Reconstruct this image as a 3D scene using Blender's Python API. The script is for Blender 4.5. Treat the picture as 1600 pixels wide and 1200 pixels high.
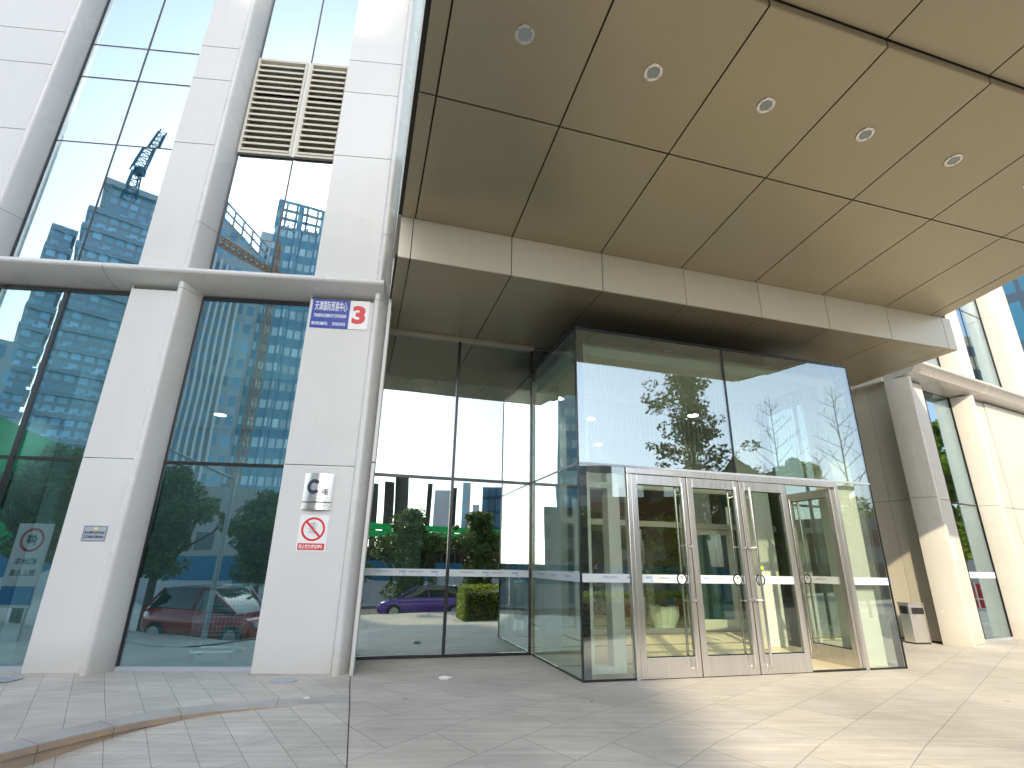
import bpy, math, random
from mathutils import Vector, Matrix
R = math.radians
scene = bpy.context.scene
for o in list(bpy.data.objects): bpy.data.objects.remove(o)
COL = scene.collection
rnd = random.Random(7)

# ------------------------------------------------------------------ camera
cam_data = bpy.data.cameras.new('camera'); cam = bpy.data.objects.new('camera', cam_data); COL.objects.link(cam)
scene.camera = cam
cam_data.sensor_fit = 'HORIZONTAL'; cam_data.sensor_width = 36.0
cam_data.lens = 812.8 / 1600 * 36.0
cam_data.clip_start = 0.05; cam_data.clip_end = 2000
_p, _r = R(18.994), R(1.096)
fw = Vector((0, math.cos(_p), math.sin(_p))); up0 = Vector((0, -math.sin(_p), math.cos(_p))); rt0 = Vector((1, 0, 0))
rt = rt0 * math.cos(_r) + up0 * math.sin(_r); up = -rt0 * math.sin(_r) + up0 * math.cos(_r)
M = Matrix((( rt.x, up.x, -fw.x, 0), (rt.y, up.y, -fw.y, 0), (rt.z, up.z, -fw.z, 1.5), (0, 0, 0, 1)))
cam.matrix_world = M

# ------------------------------------------------------------------ world, sun, exposure
SUN_AZ, SUN_EL = -96.8, 30.0           # maths azimuth of the direction towards the sun, elevation
world = bpy.data.worlds.new('World'); scene.world = world; world.use_nodes = True
wn = world.node_tree; wn.nodes.clear()
wo = wn.nodes.new('ShaderNodeOutputWorld'); wb = wn.nodes.new('ShaderNodeBackground'); ws = wn.nodes.new('ShaderNodeTexSky')
ws.sky_type = 'NISHITA'; ws.sun_disc = False
ws.sun_elevation = R(SUN_EL); ws.sun_rotation = R(90 - SUN_AZ)
ws.air_density = 1.0; ws.dust_density = 1.4; ws.ozone_density = 1.0
wb.inputs['Strength'].default_value = 0.15
wh = wn.nodes.new('ShaderNodeHueSaturation'); wh.inputs['Saturation'].default_value = 0.62      # pale, slightly hazy summer sky
wn.links.new(ws.outputs[0], wh.inputs['Color']); wn.links.new(wh.outputs[0], wb.inputs[0]); wn.links.new(wb.outputs[0], wo.inputs[0])
sd = bpy.data.lights.new('sun', 'SUN'); sun = bpy.data.objects.new('sun', sd); COL.objects.link(sun)
sd.energy = 2.35; sd.angle = R(0.5); sd.color = (1.0, 0.84, 0.60)
tosun = Vector((math.cos(R(SUN_AZ)) * math.cos(R(SUN_EL)), math.sin(R(SUN_AZ)) * math.cos(R(SUN_EL)), math.sin(R(SUN_EL))))
sun.rotation_euler = (-tosun).to_track_quat('-Z', 'Y').to_euler(); sun.location = tosun * 60
vs = scene.view_settings
vs.view_transform = 'Standard'; vs.look = 'None'; vs.exposure = 1.36; vs.gamma = 1.0; vs.use_curve_mapping = False
cy = scene.cycles
cy.max_bounces = 12; cy.transparent_max_bounces = 24; cy.glossy_bounces = 6; cy.diffuse_bounces = 4; cy.transmission_bounces = 6
cy.use_denoising = True; cy.caustics_reflective = False; cy.caustics_refractive = False
cy.sample_clamp_indirect = 6.0

# ------------------------------------------------------------------ materials
def newmat(name):
    m = bpy.data.materials.new(name); m.use_nodes = True; nt = m.node_tree; nt.nodes.clear()
    out = nt.nodes.new('ShaderNodeOutputMaterial'); return m, nt, out
def N(nt, t, **kw):
    n = nt.nodes.new(t)
    for k, v in kw.items(): setattr(n, k, v)
    return n
def rgba(c): return (c[0], c[1], c[2], 1.0)
def pbr(name, col, rough=0.5, metal=0.0, var=0.0, scale=3.0, bump=0.0, bscale=40.0, spec=0.5, col2=None, rvar=0.0, emit=None, estr=0.0, stretch=None, coat=0.0, transl=0.0):
    m, nt, out = newmat(name)
    b = N(nt, 'ShaderNodeBsdfPrincipled')
    b.inputs['Base Color'].default_value = rgba(col); b.inputs['Roughness'].default_value = rough
    b.inputs['Metallic'].default_value = metal; b.inputs['Specular IOR Level'].default_value = spec
    b.inputs['Coat Weight'].default_value = coat
    if emit: b.inputs['Emission Color'].default_value = rgba(emit); b.inputs['Emission Strength'].default_value = estr
    tc = N(nt, 'ShaderNodeTexCoord'); vec = tc.outputs['Object']
    if stretch:
        mp = N(nt, 'ShaderNodeMapping'); mp.inputs['Scale'].default_value = stretch; nt.links.new(vec, mp.inputs[0]); vec = mp.outputs[0]
    if var or col2:
        nz = N(nt, 'ShaderNodeTexNoise'); nz.inputs['Scale'].default_value = scale; nz.inputs['Detail'].default_value = 6
        nt.links.new(vec, nz.inputs['Vector'])
        rp = N(nt, 'ShaderNodeValToRGB'); rp.color_ramp.elements[0].position = 0.3; rp.color_ramp.elements[1].position = 0.7
        c2 = col2 if col2 else tuple(max(0, c * (1 - var)) for c in col)
        rp.color_ramp.elements[0].color = rgba(c2); rp.color_ramp.elements[1].color = rgba(tuple(min(1, c * (1 + (0 if col2 else var))) for c in col))
        nt.links.new(nz.outputs[0], rp.inputs[0]); nt.links.new(rp.outputs[0], b.inputs['Base Color'])
        if rvar:
            mr = N(nt, 'ShaderNodeMapRange'); mr.inputs['To Min'].default_value = rough - rvar; mr.inputs['To Max'].default_value = rough + rvar
            nt.links.new(nz.outputs[0], mr.inputs[0]); nt.links.new(mr.outputs[0], b.inputs['Roughness'])
    if bump:
        nb = N(nt, 'ShaderNodeTexNoise'); nb.inputs['Scale'].default_value = bscale; nb.inputs['Detail'].default_value = 4
        nt.links.new(vec, nb.inputs['Vector'])
        bp = N(nt, 'ShaderNodeBump'); bp.inputs['Strength'].default_value = bump; bp.inputs['Distance'].default_value = 0.02
        nt.links.new(nb.outputs[0], bp.inputs['Height']); nt.links.new(bp.outputs[0], b.inputs['Normal'])
    sh = b.outputs[0]
    if transl:
        tr = N(nt, 'ShaderNodeBsdfTranslucent'); tr.inputs[0].default_value = rgba(tuple(min(1, c * 1.6) for c in col))
        mx = N(nt, 'ShaderNodeMixShader'); mx.inputs[0].default_value = transl
        nt.links.new(sh, mx.inputs[1]); nt.links.new(tr.outputs[0], mx.inputs[2]); sh = mx.outputs[0]
    nt.links.new(sh, out.inputs[0]); return m
def clad(name, col, rough, coat, metal=0.0, grime=1.0):
    """painted aluminium: faint rain streaks, tone shift from panel to panel, dirt splashed up from the ground"""
    m, nt, out = newmat(name); b = N(nt, 'ShaderNodeBsdfPrincipled'); b.inputs['Metallic'].default_value = metal; b.inputs['Coat Weight'].default_value = coat
    tc = N(nt, 'ShaderNodeTexCoord'); oi = N(nt, 'ShaderNodeObjectInfo')
    mp = N(nt, 'ShaderNodeMapping'); mp.inputs['Scale'].default_value = (9, 9, .35); nt.links.new(tc.outputs['Object'], mp.inputs[0])
    st = N(nt, 'ShaderNodeTexNoise'); st.inputs['Scale'].default_value = 1.0; st.inputs['Detail'].default_value = 6; nt.links.new(mp.outputs[0], st.inputs['Vector'])
    sm = N(nt, 'ShaderNodeTexNoise'); sm.inputs['Scale'].default_value = .8; sm.inputs['Detail'].default_value = 4; nt.links.new(tc.outputs['Object'], sm.inputs['Vector'])
    sx = N(nt, 'ShaderNodeSeparateXYZ'); nt.links.new(tc.outputs['Object'], sx.inputs[0])
    def mr(src, a, b_, c, d):
        q = N(nt, 'ShaderNodeMapRange'); q.inputs['From Min'].default_value = a; q.inputs['From Max'].default_value = b_; q.inputs['To Min'].default_value = c; q.inputs['To Max'].default_value = d; nt.links.new(src, q.inputs[0]); return q.outputs[0]
    def mu(x, y, op='MULTIPLY'):
        q = N(nt, 'ShaderNodeMath', operation=op); nt.links.new(x, q.inputs[0]); nt.links.new(y, q.inputs[1]); return q.outputs[0]
    f = mu(mu(mr(st.outputs[0], .50, .72, 1.0, .982), mr(sm.outputs[0], .3, .7, .975, 1.02)), mr(oi.outputs['Random'], 0, 1, .972, 1.015))
    low = mu(mr(sx.outputs[2], .0, .45, 1.0, 0.0), mr(sm.outputs[0], .35, .6, .3, 1.0))
    f = mu(f, mr(low, 0, 1, 1.0, 1 - .20 * grime))
    v = N(nt, 'ShaderNodeVectorMath', operation='SCALE'); v.inputs[0].default_value = col; nt.links.new(f, v.inputs['Scale'])
    mx = N(nt, 'ShaderNodeMix', data_type='RGBA'); nt.links.new(low, mx.inputs[0]); nt.links.new(v.outputs[0], mx.inputs[6]); mx.inputs[7].default_value = (.50, .44, .34, 1)
    sc2 = N(nt, 'ShaderNodeMath', operation='MULTIPLY'); nt.links.new(low, sc2.inputs[0]); sc2.inputs[1].default_value = .35 * grime; nt.links.new(sc2.outputs[0], mx.inputs[0])
    nt.links.new(mx.outputs[2], b.inputs['Base Color'])
    nt.links.new(mr(sm.outputs[0], .3, .7, rough - .05, rough + .06), b.inputs['Roughness'])
    w2 = N(nt, 'ShaderNodeTexNoise'); w2.inputs['Scale'].default_value = 1.1; w2.inputs['Detail'].default_value = 1; nt.links.new(tc.outputs['Object'], w2.inputs['Vector'])
    bp = N(nt, 'ShaderNodeBump'); bp.inputs['Strength'].default_value = .022; bp.inputs['Distance'].default_value = .2; nt.links.new(w2.outputs[0], bp.inputs['Height']); nt.links.new(bp.outputs[0], b.inputs['Normal'])
    nt.links.new(b.outputs[0], out.inputs[0]); return m
def glass(name, trans, gloss, r0, wav=0.02, wscale=0.7, rough=0.0, dirt=0.0):
    m, nt, out = newmat(name)
    t = N(nt, 'ShaderNodeBsdfTransparent'); t.inputs[0].default_value = rgba(trans)
    g = N(nt, 'ShaderNodeBsdfGlossy'); g.inputs['Color'].default_value = rgba(gloss); g.inputs['Roughness'].default_value = rough
    fr = N(nt, 'ShaderNodeLayerWeight'); fr.inputs[0].default_value = 0.5          # facing = 1 - |cos|, then Schlick
    pw = N(nt, 'ShaderNodeMath', operation='POWER'); pw.inputs[1].default_value = 4.0; nt.links.new(fr.outputs['Facing'], pw.inputs[0])
    ad = N(nt, 'ShaderNodeMath', operation='MULTIPLY_ADD', use_clamp=True); ad.inputs[1].default_value = .96 - r0; ad.inputs[2].default_value = r0
    nt.links.new(pw.outputs[0], ad.inputs[0])
    mx = N(nt, 'ShaderNodeMixShader'); nt.links.new(ad.outputs[0], mx.inputs[0]); nt.links.new(t.outputs[0], mx.inputs[1]); nt.links.new(g.outputs[0], mx.inputs[2])
    if wav:
        tc = N(nt, 'ShaderNodeTexCoord')
        nb = N(nt, 'ShaderNodeTexNoise'); nb.inputs['Scale'].default_value = wscale; nb.inputs['Detail'].default_value = 1
        nt.links.new(tc.outputs['Object'], nb.inputs['Vector'])
        bp = N(nt, 'ShaderNodeBump'); bp.inputs['Strength'].default_value = wav; bp.inputs['Distance'].default_value = 0.3
        nt.links.new(nb.outputs[0], bp.inputs['Height']); nt.links.new(bp.outputs[0], g.inputs['Normal'])
    sh = mx.outputs[0]
    if dirt:
        df = N(nt, 'ShaderNodeBsdfDiffuse'); df.inputs[0].default_value = (0.75, 0.8, 0.78, 1)
        m2 = N(nt, 'ShaderNodeMixShader'); m2.inputs[0].default_value = dirt
        nt.links.new(sh, m2.inputs[1]); nt.links.new(df.outputs[0], m2.inputs[2]); sh = m2.outputs[0]
    nt.links.new(sh, out.inputs[0]); return m

def paving(name, ang, row, width, offset, c1, c2, mortar, off=(0, 0), streak=(1.2, 14)):
    m, nt, out = newmat(name); b = N(nt, 'ShaderNodeBsdfPrincipled'); b.inputs['Roughness'].default_value = 0.62
    tc = N(nt, 'ShaderNodeTexCoord'); mp = N(nt, 'ShaderNodeMapping'); mp.vector_type = 'TEXTURE'
    mp.inputs['Rotation'].default_value = (0, 0, R(ang)); mp.inputs['Location'].default_value = (off[0], off[1], 0)
    nt.links.new(tc.outputs['Object'], mp.inputs[0])
    br = N(nt, 'ShaderNodeTexBrick'); br.offset = offset; br.inputs['Scale'].default_value = 1.0
    br.inputs['Brick Width'].default_value = width; br.inputs['Row Height'].default_value = row
    br.inputs['Mortar Size'].default_value = 0.0028; br.inputs['Mortar Smooth'].default_value = 0.1; br.inputs['Bias'].default_value = 0.0
    br.inputs['Color1'].default_value = rgba(c1); br.inputs['Color2'].default_value = rgba(c2); br.inputs['Mortar'].default_value = rgba(mortar)
    nt.links.new(mp.outputs[0], br.inputs['Vector'])
    # stone streaks along the tile and broad stains
    m2 = N(nt, 'ShaderNodeMapping'); m2.inputs['Scale'].default_value = (streak[0], streak[1], 1); m2.inputs['Rotation'].default_value = (0, 0, R(-ang * 0 - 12))
    nt.links.new(tc.outputs['Object'], m2.inputs[0])
    nz = N(nt, 'ShaderNodeTexNoise'); nz.inputs['Scale'].default_value = 1.0; nz.inputs['Detail'].default_value = 8; nz.inputs['Roughness'].default_value = 0.65
    nt.links.new(m2.outputs[0], nz.inputs['Vector'])
    st = N(nt, 'ShaderNodeTexNoise'); st.inputs['Scale'].default_value = 0.55; st.inputs['Detail'].default_value = 5; st.inputs['Roughness'].default_value = 0.6
    nt.links.new(tc.outputs['Object'], st.inputs['Vector'])
    sp = N(nt, 'ShaderNodeTexNoise'); sp.inputs['Scale'].default_value = 90; sp.inputs['Detail'].default_value = 3
    nt.links.new(tc.outputs['Object'], sp.inputs['Vector'])
    def mul(a, fac_out, lo, hi, p0=0.3, p1=0.7):
        mr = N(nt, 'ShaderNodeMapRange'); mr.inputs['From Min'].default_value = p0; mr.inputs['From Max'].default_value = p1
        mr.inputs['To Min'].default_value = lo; mr.inputs['To Max'].default_value = hi; nt.links.new(fac_out, mr.inputs[0])
        mx = N(nt, 'ShaderNodeVectorMath', operation='SCALE'); nt.links.new(a, mx.inputs[0]); nt.links.new(mr.outputs[0], mx.inputs['Scale']); return mx.outputs[0]
    c = mul(br.outputs['Color'], nz.outputs[0], 0.78, 1.14)
    c = mul(c, st.outputs[0], 0.76, 1.12)
    c = mul(c, sp.outputs[0], 0.93, 1.06)
    # dark trodden spots
    vo = N(nt, 'ShaderNodeTexVoronoi'); vo.inputs['Scale'].default_value = 1.35; vo.inputs['Randomness'].default_value = 1.0
    nt.links.new(tc.outputs['Object'], vo.inputs['Vector'])
    c = mul(c, vo.outputs['Distance'], 0.42, 1.0, 0.03, 0.042)
    nt.links.new(c, b.inputs['Base Color'])
    mr = N(nt, 'ShaderNodeMapRange'); mr.inputs['To Min'].default_value = 0.42; mr.inputs['To Max'].default_value = 0.75; nt.links.new(nz.outputs[0], mr.inputs[0]); nt.links.new(mr.outputs[0], b.inputs['Roughness'])
    bp = N(nt, 'ShaderNodeBump'); bp.inputs['Strength'].default_value = 0.35; bp.inputs['Distance'].default_value = 0.004
    iv = N(nt, 'ShaderNodeMath', operation='SUBTRACT'); nt.links.new(nz.outputs[0], iv.inputs[0]); nt.links.new(br.outputs['Fac'], iv.inputs[1])
    nt.links.new(iv.outputs[0], bp.inputs['Height']); nt.links.new(bp.outputs[0], b.inputs['Normal'])
    nt.links.new(b.outputs[0], out.inputs[0]); return m

def facade_mat(name, wall, glassc, wx, wz, fx=0.55, fz=0.55, rough=0.25, axis=0, streak=0.25):
    """window grid for far buildings: pane rectangles in a wall colour, tones vary per window"""
    m, nt, out = newmat(name); b = N(nt, 'ShaderNodeBsdfPrincipled')
    tc = N(nt, 'ShaderNodeTexCoord'); sx = N(nt, 'ShaderNodeSeparateXYZ'); nt.links.new(tc.outputs['Object'], sx.inputs[0])
    ad = N(nt, 'ShaderNodeMath', operation='ADD'); nt.links.new(sx.outputs[0], ad.inputs[0]); nt.links.new(sx.outputs[1], ad.inputs[1])
    def cell(src, w, f):
        d = N(nt, 'ShaderNodeMath', operation='DIVIDE'); d.inputs[1].default_value = w; nt.links.new(src, d.inputs[0])
        fr = N(nt, 'ShaderNodeMath', operation='FRACT'); nt.links.new(d.outputs[0], fr.inputs[0])
        lt = N(nt, 'ShaderNodeMath', operation='LESS_THAN'); lt.inputs[1].default_value = f; nt.links.new(fr.outputs[0], lt.inputs[0])
        fl = N(nt, 'ShaderNodeMath', operation='FLOOR'); nt.links.new(d.outputs[0], fl.inputs[0]); return lt.outputs[0], fl.outputs[0]
    a, ia = cell(ad.outputs[0], wx, fx); c, ic = cell(sx.outputs[2], wz, fz)
    mm = N(nt, 'ShaderNodeMath', operation='MULTIPLY'); nt.links.new(a, mm.inputs[0]); nt.links.new(c, mm.inputs[1])
    cx = N(nt, 'ShaderNodeCombineXYZ'); nt.links.new(ia, cx.inputs[0]); nt.links.new(ic, cx.inputs[1])
    wn_ = N(nt, 'ShaderNodeTexWhiteNoise'); nt.links.new(cx.outputs[0], wn_.inputs['Vector'])
    sc = N(nt, 'ShaderNodeMapRange'); sc.inputs['To Min'].default_value = 0.75; sc.inputs['To Max'].default_value = 1.3; nt.links.new(wn_.outputs['Value'], sc.inputs[0])
    gv = N(nt, 'ShaderNodeVectorMath', operation='SCALE'); gv.inputs[0].default_value = glassc; nt.links.new(sc.outputs[0], gv.inputs['Scale'])
    mx = N(nt, 'ShaderNodeMix', data_type='RGBA'); nt.links.new(mm.outputs[0], mx.inputs[0]); mx.inputs[6].default_value = rgba(wall); nt.links.new(gv.outputs[0], mx.inputs[7])
    nt.links.new(mx.outputs[2], b.inputs['Base Color'])
    rr = N(nt, 'ShaderNodeMapRange'); rr.inputs['To Min'].default_value = 0.7; rr.inputs['To Max'].default_value = rough; nt.links.new(mm.outputs[0], rr.inputs[0]); nt.links.new(rr.outputs[0], b.inputs['Roughness'])
    nt.links.new(b.outputs[0], out.inputs[0]); return m

def leaf_mat(name, c1, c2):
    m, nt, out = newmat(name); b = N(nt, 'ShaderNodeBsdfPrincipled'); b.inputs['Roughness'].default_value = 0.5
    g = N(nt, 'ShaderNodeNewGeometry'); rp = N(nt, 'ShaderNodeValToRGB')
    rp.color_ramp.elements[0].color = rgba(c1); rp.color_ramp.elements[1].color = rgba(c2)
    nt.links.new(g.outputs['Random Per Island'], rp.inputs[0]); nt.links.new(rp.outputs[0], b.inputs['Base Color'])
    tr = N(nt, 'ShaderNodeBsdfTranslucent'); nt.links.new(rp.outputs[0], tr.inputs[0])
    mx = N(nt, 'ShaderNodeMixShader'); mx.inputs[0].default_value = 0.35
    nt.links.new(b.outputs[0], mx.inputs[1]); nt.links.new(tr.outputs[0], mx.inputs[2]); nt.links.new(mx.outputs[0], out.inputs[0]); return m

MT = dict(
 pave_r=paving('grey_paving', 44, 0.66, 1.02, 0.5, (.53, .50, .445), (.59, .555, .48), (.17, .16, .145), off=(-1.51 + .0, 5.87)),
 pave_l=paving('pale_paving', -53.4, 0.318, 0.66, 0.5, (.51, .485, .435), (.575, .55, .495), (.20, .19, .175), off=(-3.07, 5.3)),
 curb=pbr('kerb_stone', (.42, .41, .39), .6, var=.14, scale=2.2, bump=.2, bscale=60),
 curbside=pbr('stained_granite', (.42, .30, .18), .8, col2=(.27, .235, .20), scale=5, bump=.5, bscale=120),
 asphalt=pbr('asphalt', (.06, .06, .062), .85, var=.2, scale=2, bump=.4, bscale=200),
 panel=clad('white_aluminium_panel', (.60, .605, .59), .34, .15),
 panel_c=clad('cream_aluminium_panel', (.50, .485, .45), .34, .15),  # right wing: slightly darker white panel, sun warmth put into the colour
 fin_c=clad('cream_aluminium_fin', (.50, .487, .455), .26, .3),  # same sun-warmed tone mixed into the white of the fins
 slat=pbr('tan_louver_slat', (.56, .53, .45), .5),
 spandrel=pbr('teal_spandrel', (.46, .64, .62), .6, var=.05),
 fin=clad('white_aluminium_fin', (.60, .605, .59), .26, .3),
 joint=pbr('dark_joint', (.035, .033, .03), .8),
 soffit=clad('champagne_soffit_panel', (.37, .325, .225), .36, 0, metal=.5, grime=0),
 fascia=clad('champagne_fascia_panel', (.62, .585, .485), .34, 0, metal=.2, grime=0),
 black=pbr('black_frame', (.012, .013, .015), .25, spec=.6),
 frit=pbr('black_glass_border', (.01, .012, .018), .08, spec=.8),
 steel=pbr('brushed_stainless', (.64, .63, .61), .24, metal=.88, var=.10, scale=2.2, rvar=.06, stretch=(30, 30, 1)),
 steelb=pbr('polished_stainless', (.72, .70, .68), .16, metal=1.0),
 glass_l=glass('blue_tinted_glass', (.70, .85, .86), (.66, .88, .95), .36, wav=.014, wscale=.5),
 glass_u=glass('blue_tinted_upper_glass', (.45, .66, .70), (.78, .93, 1.0), .46, wav=.008, wscale=.5),
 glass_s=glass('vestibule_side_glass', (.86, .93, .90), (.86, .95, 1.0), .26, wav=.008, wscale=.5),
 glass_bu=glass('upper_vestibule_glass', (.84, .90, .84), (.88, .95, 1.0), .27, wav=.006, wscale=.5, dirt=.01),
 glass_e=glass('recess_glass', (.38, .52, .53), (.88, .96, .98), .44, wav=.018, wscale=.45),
 glass_b=glass('clear_green_glass', (.93, .965, .93), (.88, .95, 1.0), .17, wav=.006, wscale=.5, dirt=.012),
 glass_d=glass('door_glass', (.93, .965, .92), (.9, .97, .95), .055, wav=.006),
 glass_r=glass('blue_reflective_glass', (.6, .75, .75), (.74, .90, 1.0), .40, wav=.008),
 gedge=pbr('green_glass_edge', (.25, .5, .45), .2),
 white=pbr('white_paint', (.74, .76, .70), .5, var=.03, scale=1.5),
 ceil=pbr('lobby_ceiling_paint', (.62, .62, .56), .7),
 wallb=pbr('lobby_beige_wall', (.34, .32, .18), .6, var=.12, scale=.8),
 floorb=pbr('lobby_stone_floor', (.74, .65, .46), .40, var=.07, scale=1.4, rvar=.06, spec=.6),
 floorband=pbr('dark_floor_band', (.16, .14, .12), .2),
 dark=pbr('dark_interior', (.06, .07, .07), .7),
 inter=pbr('grey_interior', (.15, .19, .19), .7, var=.1, scale=.5),
 sticker=pbr('white_film', (.66, .72, .76), .5, transl=.25),
 inkblue=pbr('blue_ink', (.06, .22, .55), .5),
 inkgrey=pbr('grey_ink', (.18, .24, .30), .5),
 inknavy=pbr('navy_ink', (.022, .03, .055), .4),
 signblue=pbr('blue_enamel', (.014, .045, .32), .3, coat=.3),
 signwhite=pbr('white_enamel', (.78, .79, .80), .3, coat=.3),
 signred=pbr('red_enamel', (.62, .012, .018), .3, coat=.3),
 paper=pbr('white_paper', (.80, .80, .78), .8, var=.03, scale=9, bump=.3, bscale=14),
 pink=pbr('magenta_ink', (.65, .08, .25), .6),
 yellow=pbr('yellow_sticker', (.85, .75, .05), .5),
 greyplate=pbr('grey_plate', (.42, .46, .52), .4, metal=.4),
 foliage=leaf_mat('green_leaves', (.05, .10, .025), (.20, .27, .07)),
 foliage2=leaf_mat('dark_green_leaves', (.012, .035, .010), (.05, .11, .022)),
 foliage3=leaf_mat('yellow_green_leaves', (.15, .23, .015), (.42, .50, .045)),
 bark=pbr('bark', (.10, .08, .06), .9, var=.3, scale=8, bump=.6),
 hoard=pbr('white_hoarding', (.55, .58, .60), .6, var=.05, scale=.5),
 hoardblue=pbr('blue_hoarding_band', (.02, .17, .33), .5, var=.1, scale=.6),
 net=pbr('green_safety_net', (.03, .42, .16), .7, var=.25, scale=.8, transl=.4),
 rust=pbr('dark_formwork', (.05, .035, .025), .8, var=.4, scale=.4),
 crane=pbr('orange_crane_steel', (.50, .26, .10), .6),
 craneb=pbr('blue_crane_steel', (.05, .16, .24), .6),
 whiteconc=pbr('white_render_strip', (.72, .74, .74), .6),
 roofg=pbr('grey_roof', (.2, .2, .2), .8),
 terracotta=pbr('terracotta_pot', (.42, .22, .13), .7),
 potwhite=pbr('white_glazed_pot', (.86, .88, .86), .25, coat=.4),
 skin=pbr('skin', (.50, .30, .21), .5), hair=pbr('black_hair', (.012, .010, .010), .4),
 clothd=pbr('dark_cloth', (.03, .04, .05), .9), clothr=pbr('red_cloth', (.45, .03, .04), .9), clothj=pbr('teal_cloth', (.10, .20, .24), .9), denim=pbr('denim_cloth', (.06, .09, .16), .9),
 shoe=pbr('white_shoes', (.6, .6, .6), .6),
 carred=pbr('red_car_paint', (.42, .02, .025), .22, coat=1.0), carpurple=pbr('purple_car_paint', (.16, .035, .42), .22, coat=1.0),
 carglass=pbr('car_glass', (.015, .02, .022), .05, spec=.9), rubber=pbr('rubber', (.02, .02, .02), .8), alloy=pbr('alloy_rim', (.5, .5, .52), .3, metal=.8), lamp=pbr('car_lamp', (.7, .7, .7), .15),
 wire=pbr('white_wire', (.80, .80, .74), .5), bulb=pbr('clear_bulb', (.9, .9, .86), .2),
 lens=pbr('grey_lamp_lens', (.34, .38, .38), .35, spec=.4),
 lit=pbr('lit_lamp', (1, 1, 1), .5, emit=(1.0, .96, .88), estr=9.0),
 chrome=pbr('chrome_wire', (.85, .88, .9), .3, metal=.35), plastic=pbr('white_plastic_bag', (.85, .88, .9), .35, bump=.6, bscale=12, transl=.2),
 kioskred=pbr('red_kiosk_paint', (.55, .02, .015), .4), blueb=pbr('blue_plastic', (.02, .20, .50), .4),
 beige=facade_mat('beige_tower_facade', (.42, .37, .28), (.06, .07, .08), 3.2, 3.0, .38, .45),
 tA=facade_mat('tower_slab_facade', (.34, .44, .50), (.36, .62, .78), 1.5, 1.7, .70, .62),
 tB=facade_mat('tower_grey_facade', (.46, .54, .58), (.24, .46, .62), 1.6, 3.2, .62, .55),
 tC=facade_mat('tower_grid_facade', (.24, .44, .56), (.62, .76, .80), 1.3, 3.4, .74, .45),
 tD=facade_mat('dark_glass_tower', (.02, .05, .09), (.02, .10, .18), 1.6, 3.4, .85, .8),
 brick=facade_mat('brick_block_facade', (.22, .11, .06), (.30, .28, .24), 3.3, 3.0, .42, .5),
 pale=facade_mat('pale_block_facade', (.36, .35, .33), (.10, .12, .13), 3.3, 3.0, .42, .5),
)

# ------------------------------------------------------------------ frames and mesh helpers
def frame(yaw, ox=0, oy=0): return (R(yaw), ox, oy)
W = frame(0)                     # world
FE = frame(15.782)               # entrance: x along the entrance, y into the building
FL = frame(5.035)                # left wing
QX, QY = 9.762, 12.081
FR = frame(27, QX, QY)           # right wing, origin at its corner fin
def w(F, x, y, z=0):
    c, s = math.cos(F[0]), math.sin(F[0]); return Vector((F[1] + c * x - s * y, F[2] + s * x + c * y, z))
BASE = {}
def props(o, label=None, cat=None, group=None, kind=None):
    if label: o['label'] = label
    if cat: o['category'] = cat
    if group: o['group'] = group
    if kind: o['kind'] = kind
    return o
def thing(name, label, cat, F=W, base=(0, 0, 0), group=None, kind=None, rot=0.0):
    o = bpy.data.objects.new(name, None); COL.objects.link(o); o.empty_display_size = .3
    o.location = w(F, *base); o.rotation_euler = (0, 0, F[0] + rot); BASE[o.name] = base
    return props(o, label, cat, group, kind)

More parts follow.
